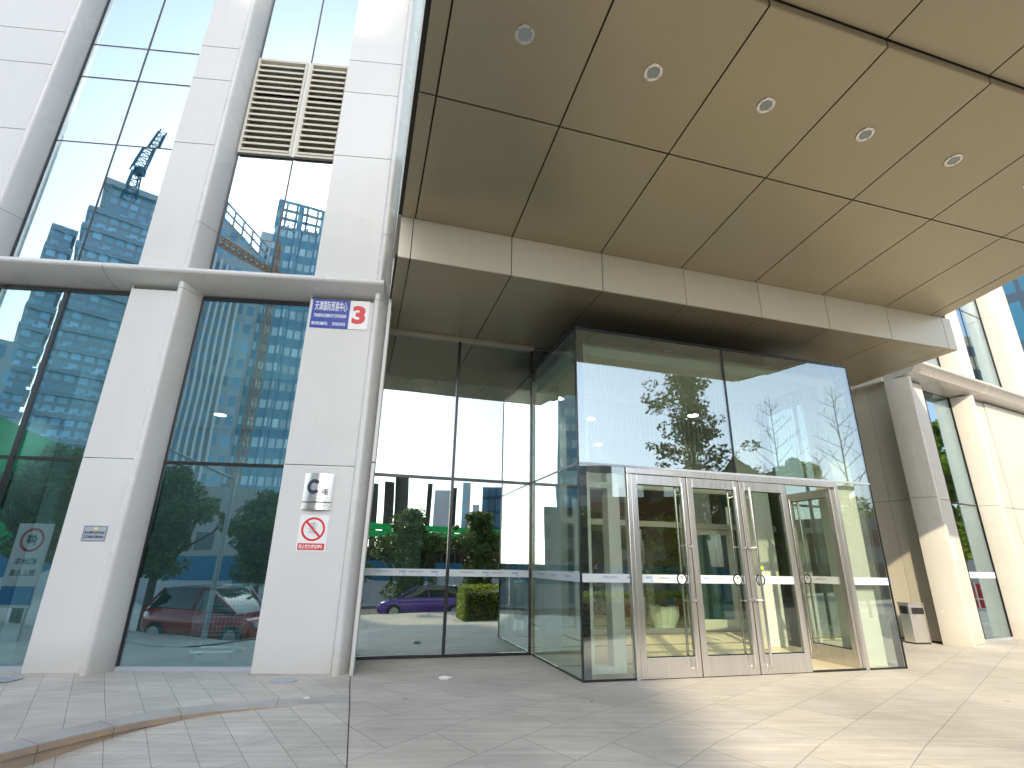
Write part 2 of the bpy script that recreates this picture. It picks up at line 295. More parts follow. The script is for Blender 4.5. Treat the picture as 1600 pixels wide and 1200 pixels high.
class MB:
    def __init__(s): s.v = []; s.f = []
    def add(s, vs, fs):
        n = len(s.v); s.v += [tuple(v) for v in vs]; s.f += [tuple(i + n for i in f) for f in fs]; return s
    def box(s, x0, x1, y0, y1, z0, z1):
        if x0 > x1: x0, x1 = x1, x0
        if y0 > y1: y0, y1 = y1, y0
        if z0 > z1: z0, z1 = z1, z0
        return s.add([(x0, y0, z0), (x1, y0, z0), (x1, y1, z0), (x0, y1, z0), (x0, y0, z1), (x1, y0, z1), (x1, y1, z1), (x0, y1, z1)],
                     [(0, 3, 2, 1), (4, 5, 6, 7), (0, 1, 5, 4), (1, 2, 6, 5), (2, 3, 7, 6), (3, 0, 4, 7)])
    def prism(s, pts, z0, z1):
        """polygon in plan pulled from z0 to z1 (numbers or per-point lists)"""
        n = len(pts); a = z0 if isinstance(z0, (list, tuple)) else [z0] * n; b = z1 if isinstance(z1, (list, tuple)) else [z1] * n
        return s.add([(p[0], p[1], a[i]) for i, p in enumerate(pts)] + [(p[0], p[1], b[i]) for i, p in enumerate(pts)],
                     [tuple(range(n))[::-1], tuple(range(n, 2 * n))] + [(i, (i + 1) % n, n + (i + 1) % n, n + i) for i in range(n)])
    def prismx(s, pts, x0, x1):
        """polygon of (y, z) pulled along x"""
        n = len(pts)
        return s.add([(x0, p[0], p[1]) for p in pts] + [(x1, p[0], p[1]) for p in pts],
                     [tuple(range(n)), tuple(range(n, 2 * n))[::-1]] + [(i, n + i, n + (i + 1) % n, (i + 1) % n) for i in range(n)])
    def prismy(s, pts, y0, y1):
        n = len(pts)
        return s.add([(p[0], y0, p[1]) for p in pts] + [(p[0], y1, p[1]) for p in pts],
                     [tuple(range(n))[::-1], tuple(range(n, 2 * n))] + [(i, (i + 1) % n, n + (i + 1) % n, n + i) for i in range(n)][::1])
    def tube(s, p0, p1, r0, r1=None, n=8, cap=True):
        r1 = r0 if r1 is None else r1
        a, b = Vector(p0), Vector(p1); d = b - a
        if d.length < 1e-6: return s
        d.normalize(); u = d.orthogonal().normalized(); v = d.cross(u)
        vs = []
        for c, r_ in ((a, r0), (b, r1)):
            for i in range(n):
                t = 2 * math.pi * i / n; vs.append(c + (u * math.cos(t) + v * math.sin(t)) * r_)
        fs = [(i, (i + 1) % n, n + (i + 1) % n, n + i) for i in range(n)]
        if cap: fs += [tuple(range(n))[::-1], tuple(range(n, 2 * n))]
        return s.add(vs, fs)
    def lathe(s, prof, c=(0, 0, 0), n=24, ripple=0.0, k=0):
        vs = []; m = len(prof)
        for i in range(n):
            t = 2 * math.pi * i / n; q = 1 + ripple * math.cos(k * t)
            for r_, z in prof: vs.append((c[0] + r_ * q * math.cos(t), c[1] + r_ * q * math.sin(t), c[2] + z))
        fs = [(i * m + j, ((i + 1) % n) * m + j, ((i + 1) % n) * m + j + 1, i * m + j + 1) for i in range(n) for j in range(m - 1)]
        return s.add(vs, fs)
    def disc(s, c, r, axis='y', n=24, t=0.002, rin=0.0, sy=1.0):
        vs = []
        ring = [(math.cos(2 * math.pi * i / n), math.sin(2 * math.pi * i / n)) for i in range(n)]
        def P(a, b, h):
            return (c[0] + a, c[1] + h, c[2] + b) if axis == 'y' else (c[0] + a, c[1] + b, c[2] + h)
        if rin <= 0:
            vs = [P(a * r, b * r * sy, 0) for a, b in ring] + [P(a * r, b * r * sy, t) for a, b in ring]
            fs = [tuple(range(n)), tuple(range(n, 2 * n))[::-1]] + [(i, n + i, n + (i + 1) % n, (i + 1) % n) for i in range(n)]
        else:
            for h in (0, t):
                for q in (r, rin): vs += [P(a * q, b * q * sy, h) for a, b in ring]
            fs = []
            for i in range(n):
                j = (i + 1) % n
                fs += [(i, j, n + j, n + i), (2 * n + i, 3 * n + i, 3 * n + j, 2 * n + j), (i, 2 * n + i, 2 * n + j, j), (n + i, n + j, 3 * n + j, 3 * n + i)]
        return s.add(vs, fs)
    def quad(s, a, b, c, d): return s.add([a, b, c, d], [(0, 1, 2, 3)])
    def xf(s, fn, start=0):
        s.v = s.v[:start] + [tuple(fn(v)) for v in s.v[start:]]; return s
    def mesh(s, name, base=(0, 0, 0), mat=None, smooth=False):
        me = bpy.data.meshes.new(name); bx, by, bz = base
        me.from_pydata([(v[0] - bx, v[1] - by, v[2] - bz) for v in s.v], [], s.f); me.validate(); me.update()
        if mat: me.materials.append(MT[mat] if isinstance(mat, str) else mat)
        import bmesh
        bm = bmesh.new(); bm.from_mesh(me); bmesh.ops.recalc_face_normals(bm, faces=bm.faces); bm.to_mesh(me); bm.free()
        if smooth:
            for p in me.polygons: p.use_smooth = True
        return me
    def part(s, name, mat, parent, smooth=False, bevel=0, label=None, top=None):
        """top: the thing whose base the vertices are relative to (for sub-parts)"""
        base = BASE[(top or parent).name]
        o = bpy.data.objects.new(name, s.mesh(name, base, mat, smooth)); COL.objects.link(o); o.parent = parent
        BASE[o.name] = base
        if bevel: bv(o, bevel)
        if smooth: sharpen(o)
        if label: o['label'] = label
        return o
    def solo(s, name, mat, F, base, label=None, cat=None, group=None, kind=None, smooth=False, bevel=0):
        o = bpy.data.objects.new(name, s.mesh(name, base, mat, smooth)); COL.objects.link(o)
        o.location = w(F, *base); o.rotation_euler = (0, 0, F[0]); BASE[o.name] = base
        if bevel: bv(o, bevel)
        if smooth: sharpen(o)
        return props(o, label, cat, group, kind)
def bv(o, wd):
    m = o.modifiers.new('bevel', 'BEVEL'); m.width = wd; m.segments = 2; m.limit_method = 'ANGLE'; m.angle_limit = R(40)
def sharpen(o):
    me = o.data
    try: me.set_sharp_from_angle(angle=R(38))
    except Exception: pass
def text_mesh(body, size, sx=1.0, bold=0.0, extrude=0.0015, spacing=1.0):
    """returns (verts, faces, width, height) of the lettering, centred, in x/z, facing -y"""
    c = bpy.data.curves.new('lettering', 'FONT'); c.body = body; c.size = size; c.offset = bold; c.extrude = 0; c.space_character = spacing; c.resolution_u = 3
    c.align_x = 'CENTER'; c.align_y = 'CENTER'
    o = bpy.data.objects.new('lettering', c); COL.objects.link(o); bpy.context.view_layer.update()
    me = bpy.data.meshes.new_from_object(o.evaluated_get(bpy.context.evaluated_depsgraph_get()))
    vs = [(v.co.x * sx, 0, v.co.y) for v in me.vertices]; fs = [tuple(p.vertices) for p in me.polygons]
    bpy.data.objects.remove(o); bpy.data.curves.remove(c); bpy.data.meshes.remove(me)
    if vs:
        xs = [v[0] for v in vs]; zs = [v[2] for v in vs]; cx, cz = (min(xs) + max(xs)) / 2, (min(zs) + max(zs)) / 2
        vs = [(v[0] - cx, 0, v[2] - cz) for v in vs]; return vs, fs, max(xs) - min(xs), max(zs) - min(zs)
    return [], [], 0.01, 0.01
def text_fit(mb, body, cx, y, cz, wd, ht, bold=0.0, flip=False):
    vs, fs, tw, th = text_mesh(body, 1.0, bold=bold)
    kx, kz = wd / tw, ht / th
    if flip: kx = -kx
    return mb.add([(cx + v[0] * kx, y, cz + v[2] * kz) for v in vs], fs)

# ------------------------------------------------------------------ ground
def plane_z(x, y): return min(0.0, .0165 * (x + 2.46) + .0885 * (y - 6.39))
CREST = [(-60, -60), (-14, -12), (-9.5, -1.0), (-5.0, 1.9), (-3.8, -1.4), (-1, -3.2), (2.4, -3.4), (5, -3.0), (9, -3.0), (60, -3.0)]
def crest_y(x):
    for (a, b), (c, d) in zip(CREST, CREST[1:]):
        if a <= x <= c: return b + (d - b) * (x - a) / (c - a)
    return -60
def ground_z(x, y):
    z = max(plane_z(x, y), -.45)
    d = crest_y(x) - y
    if d > 0: z = max(-.98, z - .3 * d)
    return z
def build_ground():
    xs = sorted(set([-400, -200, -100, -60, -40, -30] + [-24 + i * .6 for i in range(0, 81)] + [30, 40, 60, 100, 200, 400] + [.13]))
    ys = sorted(set([-400, -200, -100, -60, -40, -30, -24, -20] + [-16 + i * .5 for i in range(0, 60)] + [16, 20, 26, 34, 50, 100, 200, 400]))
    # two fields of paving split along the line below the building corner (E = .13)
    def emit(side):
        mb = MB(); idx = {}
        cols = [x for x in xs]
        def split(y): return (.13 - math.sin(FE[0]) * y) / math.cos(FE[0])   # x of the joint at this y
        def pt(i, j):
            if (i, j) not in idx:
                x, y = cols[i], ys[j]; xm = split(y)
                if side == 'l': x = min(x, xm)
                else: x = max(x, xm)
                idx[(i, j)] = len(mb.v); mb.v.append((x, y, ground_z(x, y)))
            return idx[(i, j)]
        for i in range(len(cols) - 1):
            for j in range(len(ys) - 1):
                q = (pt(i, j), pt(i + 1, j), pt(i + 1, j + 1), pt(i, j + 1)); P = [mb.v[k] for k in q]
                if max(p[0] for p in P) - min(p[0] for p in P) < 1e-6: continue
                ar = abs((P[2][0] - P[0][0]) * (P[3][1] - P[1][1]) - (P[3][0] - P[1][0]) * (P[2][1] - P[0][1]))
                if ar < 1e-5: continue
                mb.f.append(q)
        return mb
    emit('r').solo('ground_paving', 'pave_r', W, (0, 0, 0), 'grey stone paving of the forecourt before the glass doors', None, kind='structure')
    emit('l').solo('ramp_paving', 'pave_l', W, (0, 0, 0), 'pale stone paving falling away left of the corner', None, kind='structure')
build_ground()
# thin dark joint between the two fields
jm = MB(); seg = [(.13, n_) for n_ in (2.5, 4, 4.6, 5.2, 5.8, 6.4, 7.0, 8.3)]
for (a, b), (c, d) in zip(seg, seg[1:]):
    p, q = w(FE, a, b), w(FE, c, d); dx = w(FE, .0045, 0) - w(FE, 0, 0)
    jm.quad((p - dx).to_tuple()[:2] + (ground_z(p.x, p.y) + .0085,), (p + dx).to_tuple()[:2] + (ground_z(p.x, p.y) + .0085,),
            (q + dx).to_tuple()[:2] + (ground_z(q.x, q.y) + .0085,), (q - dx).to_tuple()[:2] + (ground_z(q.x, q.y) + .0085,))
jm.solo('paving_joint', 'joint', W, (0, 0, 0), None, None, kind='structure')
# raised terrace along the left wing with its curved kerb
CURVE = [(-1.74, 6.59), (-2.05, 6.53), (-2.46, 6.42), (-2.99, 6.20), (-3.25, 6.03), (-3.47, 5.82), (-3.62, 5.60), (-3.76, 5.33), (-3.88, 5.08), (-3.99, 4.85), (-4.12, 4.5), (-4.45, 4.22), (-5.1, 4.12), (-6.0, 3.5), (-6.9, 2.85), (-8.2, 1.8), (-14, -2.5), (-60, -36)]
def zt(x, y): return -.16 * min(2.2, max(0.0, -4.1 - x)) * min(1, max(0, (7.4 - y) / 2.2))
def offset_curve(pts, d):
    out = []
    for i, p in enumerate(pts):
        a = Vector(pts[max(0, i - 1)]); b = Vector(pts[min(len(pts) - 1, i + 1)]); t = (b - a).normalized(); nrm = Vector((t.y, -t.x)); out.append(tuple(Vector(p) + nrm * d))
    return out
INNER = offset_curve(CURVE, .30)
if (Vector(INNER[3]) - Vector((-3, 9))).length > (Vector(CURVE[3]) - Vector((-3, 9))).length: INNER = offset_curve(CURVE, -.30)
ter = MB(); IN = [(-1.825, 6.86)] + INNER[1:]; nI = len(IN); KS = 10
fx = [-1.60 - 12.0 * (i / (nI - 3)) ** 1.6 if i < nI - 2 else (-20 if i == nI - 2 else -62) for i in range(nI)]
for i, p_ in enumerate(IN):
    q0 = w(FL, fx[i], 9.6) if i else Vector((-2.215, 8.36, 0))
    for k in range(KS + 1):
        x_, y_ = p_[0] + (q0.x - p_[0]) * k / KS, p_[1] + (q0.y - p_[1]) * k / KS; ter.v.append((x_, y_, .004 + zt(x_, y_)))
ter.f = [(i * (KS + 1) + k, (i + 1) * (KS + 1) + k, (i + 1) * (KS + 1) + k + 1, i * (KS + 1) + k + 1) for i in range(nI - 1) for k in range(KS)]
ter.solo('terrace_paving', 'pave_l', W, (0, 0, 0), 'raised pale paving along the left wing', None, kind='structure')
kb = MB(); ks = MB()
for i in range(len(CURVE) - 1):
    a, b, c, d = CURVE[i], CURVE[i + 1], INNER[i + 1], INNER[i]; za, zb = zt(*a), zt(*b)
    kb.add([(a[0], a[1], .008 + za), (b[0], b[1], .008 + zb), (c[0], c[1], .008 + zb), (d[0], d[1], .008 + za)], [(0, 1, 2, 3)])
    kb.add([(a[0], a[1], -.045 + za), (b[0], b[1], -.045 + zb), (b[0], b[1], .008 + zb), (a[0], a[1], .008 + za)], [(0, 1, 2, 3)])
CU = offset_curve(CURVE, -.012) if INNER != offset_curve(CURVE, -.30) else offset_curve(CURVE, .012)
CI = offset_curve(CURVE, .012) if INNER != offset_curve(CURVE, -.30) else offset_curve(CURVE, -.012)
for i in range(len(CURVE) - 1):
    a, b = CI[i], CI[i + 1]; za, zb = zt(*a), zt(*b)
    ks.add([(a[0], a[1], -1.2), (b[0], b[1], -1.2), (b[0], b[1], -.055 + zb), (a[0], a[1], -.055 + za)], [(0, 1, 2, 3)])
kb.solo('terrace_kerb', 'curb', W, (0, 0, 0), None, None, kind='structure')
ks.solo('terrace_step_face', 'curbside', W, (0, 0, 0), None, None, kind='structure')
# orange-stained nosing of the step and short vertical joints in it
no = MB()
for i in range(1, 11):
    a, b = CU[i], CU[i + 1]; h0 = -.05; 
    no.add([(a[0], a[1], h0 + zt(*a)), (b[0], b[1], h0 + zt(*b)), (b[0], b[1], zt(*b)), (a[0], a[1], zt(*a))], [(0, 1, 2, 3)])
no.solo('step_nosing', 'curbside', W, (0, 0, 0), None, None, kind='structure')
kj = MB()
for i in (2, 4, 6, 8, 9, 10, 11):
    a = CU[i]; b_ = CU[i + 1]; d_ = (Vector(b_) - Vector(a)).normalized() * .0022; z_ = zt(*a); o_ = (Vector(CU[i]) - Vector(CI[i])) * .15
    kj.quad((a[0] - d_.x + o_.x, a[1] - d_.y + o_.y, -.5), (a[0] + d_.x + o_.x, a[1] + d_.y + o_.y, -.5), (a[0] + d_.x + o_.x, a[1] + d_.y + o_.y, z_ + .001), (a[0] - d_.x + o_.x, a[1] - d_.y + o_.y, z_ + .001))
    n_ = INNER[i]; kj.quad((a[0] - d_.x, a[1] - d_.y, z_ + .0105), (a[0] + d_.x, a[1] + d_.y, z_ + .0105), (n_[0] + d_.x, n_[1] + d_.y, z_ + .0105), (n_[0] - d_.x, n_[1] - d_.y, z_ + .0105))
kj.solo('kerb_joints', 'joint', W, (0, 0, 0), None, None, kind='structure')
# road beyond
rd = MB(); rd.box(-200, 200, -13.5, -6.2, -.99, -.972); rd.solo('road', 'asphalt', W, (0, -10, -.98), 'asphalt road below the forecourt', None, kind='structure')

# ------------------------------------------------------------------ facade pieces shared by both wings
def bull(x0, x1, yb, yn, n=6, flip=False):
    """plan outline of a fin: blunt rounded nose beside its panel, slanting back to the glass on the other side"""
    wd = x1 - x0; r_ = .062; cx = r_ + .012; yc = yn + r_
    a = [(0, yb), (0, yc + .10)] + [(cx - r_ * math.cos(t), yc - r_ * math.sin(t)) for t in [math.pi * .06 + math.pi * .80 * i / n for i in range(n + 1)]] + [(wd - .01, yb - .13), (wd, yb)]
    pts = [(x0 + (wd - px if flip else px), py) for px, py in a]
    return pts[::-1] if not flip else pts
def panel(parent, x0, x1, z0, z1, y, mat='panel', th=.04, name='cladding_panel', g=.006):
    return MB().box(x0 + g, x1 - g, y, y + th, z0 + g, z1 - g).part(name, mat, parent, bevel=.004)
PR = random.Random(77)
def pane(parent, x0, x1, z0, z1, y, mat, name='window_pane', th=.012):
    a, b = PR.uniform(-.0022, .0022), PR.uniform(-.0016, .0016); xc, zc = (x0 + x1) / 2, (z0 + z1) / 2     # each pane sits a hair out of true
    return MB().box(x0, x1, y, y + th, z0, z1).xf(lambda v: (v[0], v[1] + (v[0] - xc) * a + (v[2] - zc) * b, v[2])).part(name, mat, parent)
def beam(parent, x0, x1, yf, yb, z0, z1, mat='fin'):
    r_ = .058; zc = z1 - .075; pts = [(yb, z0), (yf + .16, z0 + .085)]        # sloping underside, rounded nose, gently sloping top
    for i in range(0, 9):
        t = -math.pi * .56 - math.pi * .80 * i / 8
        pts.append((yf + r_ + r_ * math.cos(t), zc + r_ * math.sin(t)))
    pts += [(yb, z1)]
    return MB().prismx(pts, x0, x1).part('ledge_beam', mat, parent, smooth=True)

# ------------------------------------------------------------------ left wing
LW = thing('office_wing', 'white panelled office wing left of the canopy with blue glass and a slatted vent', 'building', FL, (-1.45, 8.5, 0))
GY, PY = 8.50, 8.286                     # glass plane, panel plane
ZU = [6.05, 8.83, 10.42, 11.28, 14.6, 16.2, 17.1, 20.4, 22.0, 22.9, 26.2]
def fin(parent, x0, x1, yn, yb, zs):
    for a, b in zip(zs, zs[1:]):
        MB().prism(bull(x0, x1, yb, yn), a + .004, b - .004).part('fin', 'fin', parent, smooth=True)
fins = [(-1.70, -1.44), (-4.93, -4.64), (-8.20, -7.92), (-11.45, -11.17), (-14.7, -14.42)]
for i, (a, b) in enumerate(fins):
    fin(LW, a, b, 8.155, 8.62, [0, 5.74]); fin(LW, a, b, 8.155, 8.62, [5.74, 7.05, 15.5, 26.2])
bays = [  # glass left, glass right, panel right (= fin left), mullion x, lower mullion
    (-4.64, -2.78, -1.70, -3.60, None), (-7.92, -5.70, -4.93, -6.83, -6.83), (None, None, None, None, None), (-14.42, -12.3, -11.45, -13.4, -13.4)]
for bi, (g0, g1, p1, mu, lm) in enumerate(bays):
    if g0 is None:
        for a, b in zip([0, 2.88, 5.74] , [2.88, 5.74]): pass
        for a, b in list(zip([0, 2.88], [2.88, 5.74])) + list(zip(ZU, ZU[1:])):
            panel(LW, -9.9, -8.20, a, b, PY); panel(LW, -11.17, -9.9, a, b, PY)
        continue
    for a, b in list(zip([0.0, 2.88], [2.88, 5.74])) + list(zip(ZU, ZU[1:])):
        panel(LW, g1, p1, a, b, PY)
    # side cheek of the panel back to the glass, with its shadow gap
    MB().box(g1, g1 + .012, PY + .03, GY + .02, 0, 26.2).part('panel_cheek', 'fin', LW)
    cols = [(g0, lm), (lm, g1)] if lm else [(g0, g1)]
    for c0, c1 in cols:
        for a, b in ((.06, 2.86), (2.90, 5.74)): pane(LW, c0 + .02, c1 - .0, a, b, GY, 'glass_l')
    MB().box(g0, g1, GY - .012, GY + .07, 2.855, 2.905).part('transom', 'black', LW)
    MB().box(g0, g1, GY - .02, GY + .07, 0, .06).part('sill', 'greyplate', LW)
    MB().box(g0, g1, GY - .012, GY + .07, 5.70, 5.76).part('transom', 'black', LW)
    MB().box(g0 + .001, g0 + .03, GY - .02, GY + .06, .06, 5.70).part('mullion', 'black', LW)
    if lm:
        MB().box(lm - .03, lm + .03, GY - .03, GY + .08, .06, 5.70).part('mullion', 'black', LW)
    for a, b in zip(ZU, ZU[1:]):
        lou = (bi == 0 and a >= 8.8 and b <= 11.3)
        for c0, c1 in ((g0, mu), (mu, g1)):
            if not lou: pane(LW, c0, c1, a + .012, b - .012, GY, 'glass_u')
        MB().box(g0, g1, GY - .006, GY + .05, b - .012, b + .012).part('transom', 'black', LW)
    zz = [(6.05, 8.82), (11.30, 26.2)] if bi == 0 else [(6.05, 26.2)]
    for a, b in zz: MB().box(mu - .014, mu + .014, GY - .008, GY + .05, a, b).part('mullion', 'black', LW)
    MB().box(g0, g0 + .02, GY - .02, GY + .06, 6.05, 26.2).part('mullion', 'black', LW)
# slatted vent
vent = MB().box(-4.62, -2.80, GY + .13, GY + .16, 8.86, 11.26).part('vent_louver', 'fascia', LW)
for x0, x1 in ((-4.62, -3.63), (-3.57, -2.785)):
    f = MB()
    f.box(x0, x0 + .05, GY - .07, GY + .05, 8.84, 11.27); f.box(x1 - .05, x1, GY - .07, GY + .05, 8.84, 11.27)
    f.box(x0 + .05, x1 - .05, GY - .07, GY + .05, 8.84, 8.90); f.box(x0 + .05, x1 - .05, GY - .07, GY + .05, 11.21, 11.27)
    f.part('vent_frame', 'slat', vent, bevel=.004, top=LW)
    s = MB()
    for k in range(16):
        z = 8.93 + k * .143
        s.prismx([(GY - .085, z), (GY - .085, z + .016), (GY + .10, z + .135), (GY + .10, z + .119)], x0 + .05, x1 - .05)
        s.prismx([(GY - .085, z - .03), (GY - .085, z), (GY - .075, z), (GY - .075, z - .03)], x0 + .05, x1 - .05)
    s.part('slats', 'slat', vent, top=LW)
MB().box(-3.63, -3.57, GY - .05, GY + .05, 8.84, 11.27).part('vent_mullion', 'panel', vent, top=LW)
for a, b in ((-14.7, -6.05), (-6.04, -1.52)): beam(LW, a, b, 8.0, 8.62, 5.77, 6.07)
MB().box(-1.70, -1.44, 8.56, 8.6, 0, 26.2).part('cladding_panel', 'panel', LW)
# roof and rear of the wing, dark rooms behind the glass
MB().box(-17, -1.9, 13.4, 13.5, 0, 26.2).part('rear_wall', 'inter', LW)
MB().box(-17, -1.72, 8.62, 13.4, 5.68, 5.80).part('floor_slab', 'ceil', LW)
MB().box(-17, -1.72, 8.62, 13.4, -.02, .01).part('interior_floor', 'inter', LW)
MB().box(-17, -1.6, 8.62, 13.4, 26.2, 26.5).part('roof', 'roofg', LW)
MB().box(-17, -2.0, 9.2, 13.3, 4.56, 5.66).part('bulkhead', 'ceil', LW)
MB().box(-17.2, -17.0, 8.3, 13.5, 0, 26.2).part('end_wall', 'panel', LW)
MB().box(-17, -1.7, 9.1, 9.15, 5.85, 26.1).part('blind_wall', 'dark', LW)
for x in (-9.9,): MB().box(x - .1, x + .1, 8.7, 13.3, .01, 5.6).part('partition', 'inter', LW)
MB().box(-2.70, -2.45, 8.75, 9.0, .01, 4.5).part('interior_column', 'white', LW)
MB().box(-6.6, -6.35, 9.0, 9.25, .01, 4.5).part('interior_column', 'white', LW)

for k, (x, y) in enumerate(((-5.5, 11.8), (-8.97, 12.6), (-3.2, 12.2))):
    t = thing('ceiling_lamp', ['lit ceiling lamp seen through the middle of the tall window beside the address plate', 'lit ceiling lamp behind the divided window at the far left', 'lit ceiling lamp close to the panel with the address plate'][k], 'light', FL, (x, y, 4.55), 'lamps in the left wing rooms')
    MB().disc((x, y, 4.52), .14, axis='z', t=.03, n=24).part('housing', 'steel', t); MB().disc((x, y, 4.514), .12, axis='z', t=.005, n=24).part('lamp_disc', 'lit', t)
    ld = bpy.data.lights.new('lamp_light', 'AREA'); ld.shape = 'DISK'; ld.size = .24; ld.energy = 20; ld.color = (.9, 1.0, .98); lo = bpy.data.objects.new('lamp_light', ld); COL.objects.link(lo); lo.parent = t; lo.location = (0, 0, -.05)

# ------------------------------------------------------------------ recessed entrance wall (centre)
EW = thing('entrance_wall', 'tall recessed glass wall with black frames under the soffit', 'building', FE, (1.6, 9.56, 0))
ZR, RY = 2.945, 9.56
for x0, x1 in ((.19, 1.58), (1.62, 3.14)):
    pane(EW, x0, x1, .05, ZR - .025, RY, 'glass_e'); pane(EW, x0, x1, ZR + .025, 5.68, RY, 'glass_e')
for x0, x1 in ((1.575, 1.625), (3.09, 3.13), (.165, .195)): MB().box(x0, x1, RY - .03, RY + .07, 0, 5.70).part('mullion', 'black', EW)
for x0, x1 in ((.195, 1.575), (1.625, 3.09)):
    MB().box(x0, x1, RY - .03, RY + .07, 0, .05).part('sill', 'black', EW)
    MB().box(x0, x1, RY - .03, RY + .07, ZR - .025, ZR + .025).part('transom', 'black', EW)
MB().box(.165, 3.14, RY - .09, RY + .1, 5.68, 5.752).part('head_band', 'fascia', EW, bevel=.004)
MB().box(.2, 3.08, RY + .10, RY + .13, 4.45, 5.67).part('spandrel_panel', 'spandrel', EW)
# glass above the vestibule and right of it
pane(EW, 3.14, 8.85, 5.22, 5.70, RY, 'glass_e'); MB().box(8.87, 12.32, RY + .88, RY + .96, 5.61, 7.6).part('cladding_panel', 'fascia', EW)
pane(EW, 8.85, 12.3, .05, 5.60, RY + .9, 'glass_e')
for x in (8.87, 10.6, 12.32): MB().box(x - .025, x + .025, RY + .87, RY + .96, 0, 5.60).part('mullion', 'black', EW)
MB().box(8.9, 12.3, RY + .87, RY + .96, ZR - .025, ZR + .025).part('transom', 'black', EW)
MB().box(8.82, 8.86, RY - .02, RY + .9, 0, 5.70).part('return_wall', 'black', EW)
# cheek between left wing fin and recess
for a, b in ((0, 2.93), (2.95, 5.745), (5.75, 7.6)):
    MB().prism([(.165, 8.32), (.165, RY - .03), (.115, RY - .03), (.115, 8.32)], a, b).part('cladding_panel', 'panel', EW)
# building mass above and lobby shell
MB().box(-1.2, 13.4, 10.75, 24, 5.86, 26).part('upper_storeys', 'tA', EW)
MB().box(-1.2, 8.8, 9.7, 22, 5.30, 5.36).part('lobby_ceiling', 'ceil', EW); MB().box(8.8, 14, 10.55, 22, 5.30, 5.36).part('lobby_ceiling', 'ceil', EW)
MB().box(-1.3, 14, 21.9, 22, 0, 5.3).part('lobby_back_wall', 'wallb', EW)
MB().box(-1.3, -1.2, 9.7, 22, 0, 5.3).part('lobby_side_wall', 'wallb', EW)
MB().box(13.0, 13.1, 12.4, 22, 0, 5.3).part('lobby_side_wall', 'wallb', EW)
MB().box(-1.2, 8.8, 9.66, 10.75, 5.78, 5.86).part('slab_edge', 'dark', EW)
MB().box(3.17, 8.78, 7.34, 9.64, .0, .012).part('vestibule_floor', 'floorb', EW); MB().box(-1.2, 8.8, 9.65, 21.9, .0, .012).part('lobby_floor', 'floorb', EW); MB().box(8.8, 13.0, 10.52, 21.9, .0, .012).part('lobby_floor', 'floorb', EW)
fb = MB()
fb.box(3.17, 8.78, 8.35, 8.44, .012, .015); fb.box(-1.2, 8.78, 10.2, 10.29, .012, .015)
for y in (13.4, 16.0): fb.box(-1.2, 13.0, y, y + .09, .012, .015)
for x in (4.6, 7.7, 10.5): fb.box(x, x + .10, 10.6, 21.8, .0121, .0151)
fb.part('floor_inlay', 'floorband', EW)
for x, y, s_ in ((3.45, 9.75, .34), (8.15, 9.55, .42), (4.5, 12.2, .42), (9.9, 14.2, .6), (1.0, 14.5, .7), (5.9, 18.0, .7), (.4, 10.4, .3)):
    MB().box(x, x + s_, y, y + s_, .015, 5.3).part('lobby_column', 'white', EW, bevel=.01)
MB().box(5.4, 8.8, 21.0, 21.5, .015, 5.3).part('lobby_core', 'wallb', EW)
MB().box(.5, 4.0, 19.4, 20.2, .015, 1.1).part('reception_desk', 'white', EW, bevel=.02)
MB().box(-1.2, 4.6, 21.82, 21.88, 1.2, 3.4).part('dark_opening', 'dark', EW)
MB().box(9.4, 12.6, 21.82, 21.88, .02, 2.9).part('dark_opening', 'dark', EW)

# ------------------------------------------------------------------ inner glazed partition of the lobby
IP = thing('inner_partition', 'pale framed inner glass partition with its own doors behind the entrance doors', 'partition', FE, (6.5, 11.9, 0))
IY = 11.9
for x in (3.6, 5.0, 6.55, 7.95, 9.35, 10.8): MB().box(x - .05, x + .05, IY - .05, IY + .05, .02, 3.0).part('post', 'white', IP)
for z0, z1 in ((.016, .12), (2.42, 2.55)):
    for a, b in zip((3.65, 5.05, 6.6, 9.4), (4.95, 6.5, 7.9, 10.75)):
        MB().box(a, b, IY - .04, IY + .04, z0, z1).part('rail', 'white', IP)
MB().box(8.0, 9.3, IY - .04, IY + .04, 2.42, 2.55).part('rail', 'white', IP)
for a, b in ((3.65, 4.95), (5.05, 6.5), (6.6, 7.9), (9.4, 10.75)):
    pane(IP, a, b, .12, 2.42, IY, 'glass_d', 'glass_panel')
def rotz(px, py, a):
    c, s = math.cos(a), math.sin(a)
    return lambda v: (px + (v[0] - px) * c - (v[1] - py) * s, py + (v[0] - px) * s + (v[1] - py) * c, v[2])
def inner_leaf(hx, wd, a):
    fn = rotz(hx, IY, a); m = MB(); s_ = 1 if wd > 0 else -1; x1 = hx + wd
    m.box(hx, hx + .1 * s_, IY - .022, IY + .022, .03, 2.4); m.box(x1 - .1 * s_, x1, IY - .022, IY + .022, .03, 2.4)
    m.box(hx + .1 * s_, x1 - .1 * s_, IY - .022, IY + .022, .03, .28); m.box(hx + .1 * s_, x1 - .1 * s_, IY - .022, IY + .022, 2.28, 2.4)
    d = m.xf(fn).part('inner_door', 'white', IP)
    MB().box(hx + .1 * s_, x1 - .1 * s_, IY - .005, IY + .005, .28, 2.28).xf(fn).part('door_glass', 'glass_l', d, top=IP)
    h = MB().tube((x1 - .16 * s_, IY - .09, .4), (x1 - .16 * s_, IY - .09, 2.1), .016)
    for z in (.55, 1.95): h.tube((x1 - .16 * s_, IY - .09, z), (x1 - .16 * s_, IY - .02, z), .012)
    h.xf(fn).part('handle', 'steelb', d, top=IP)
inner_leaf(9.30, -1.28, R(-14))

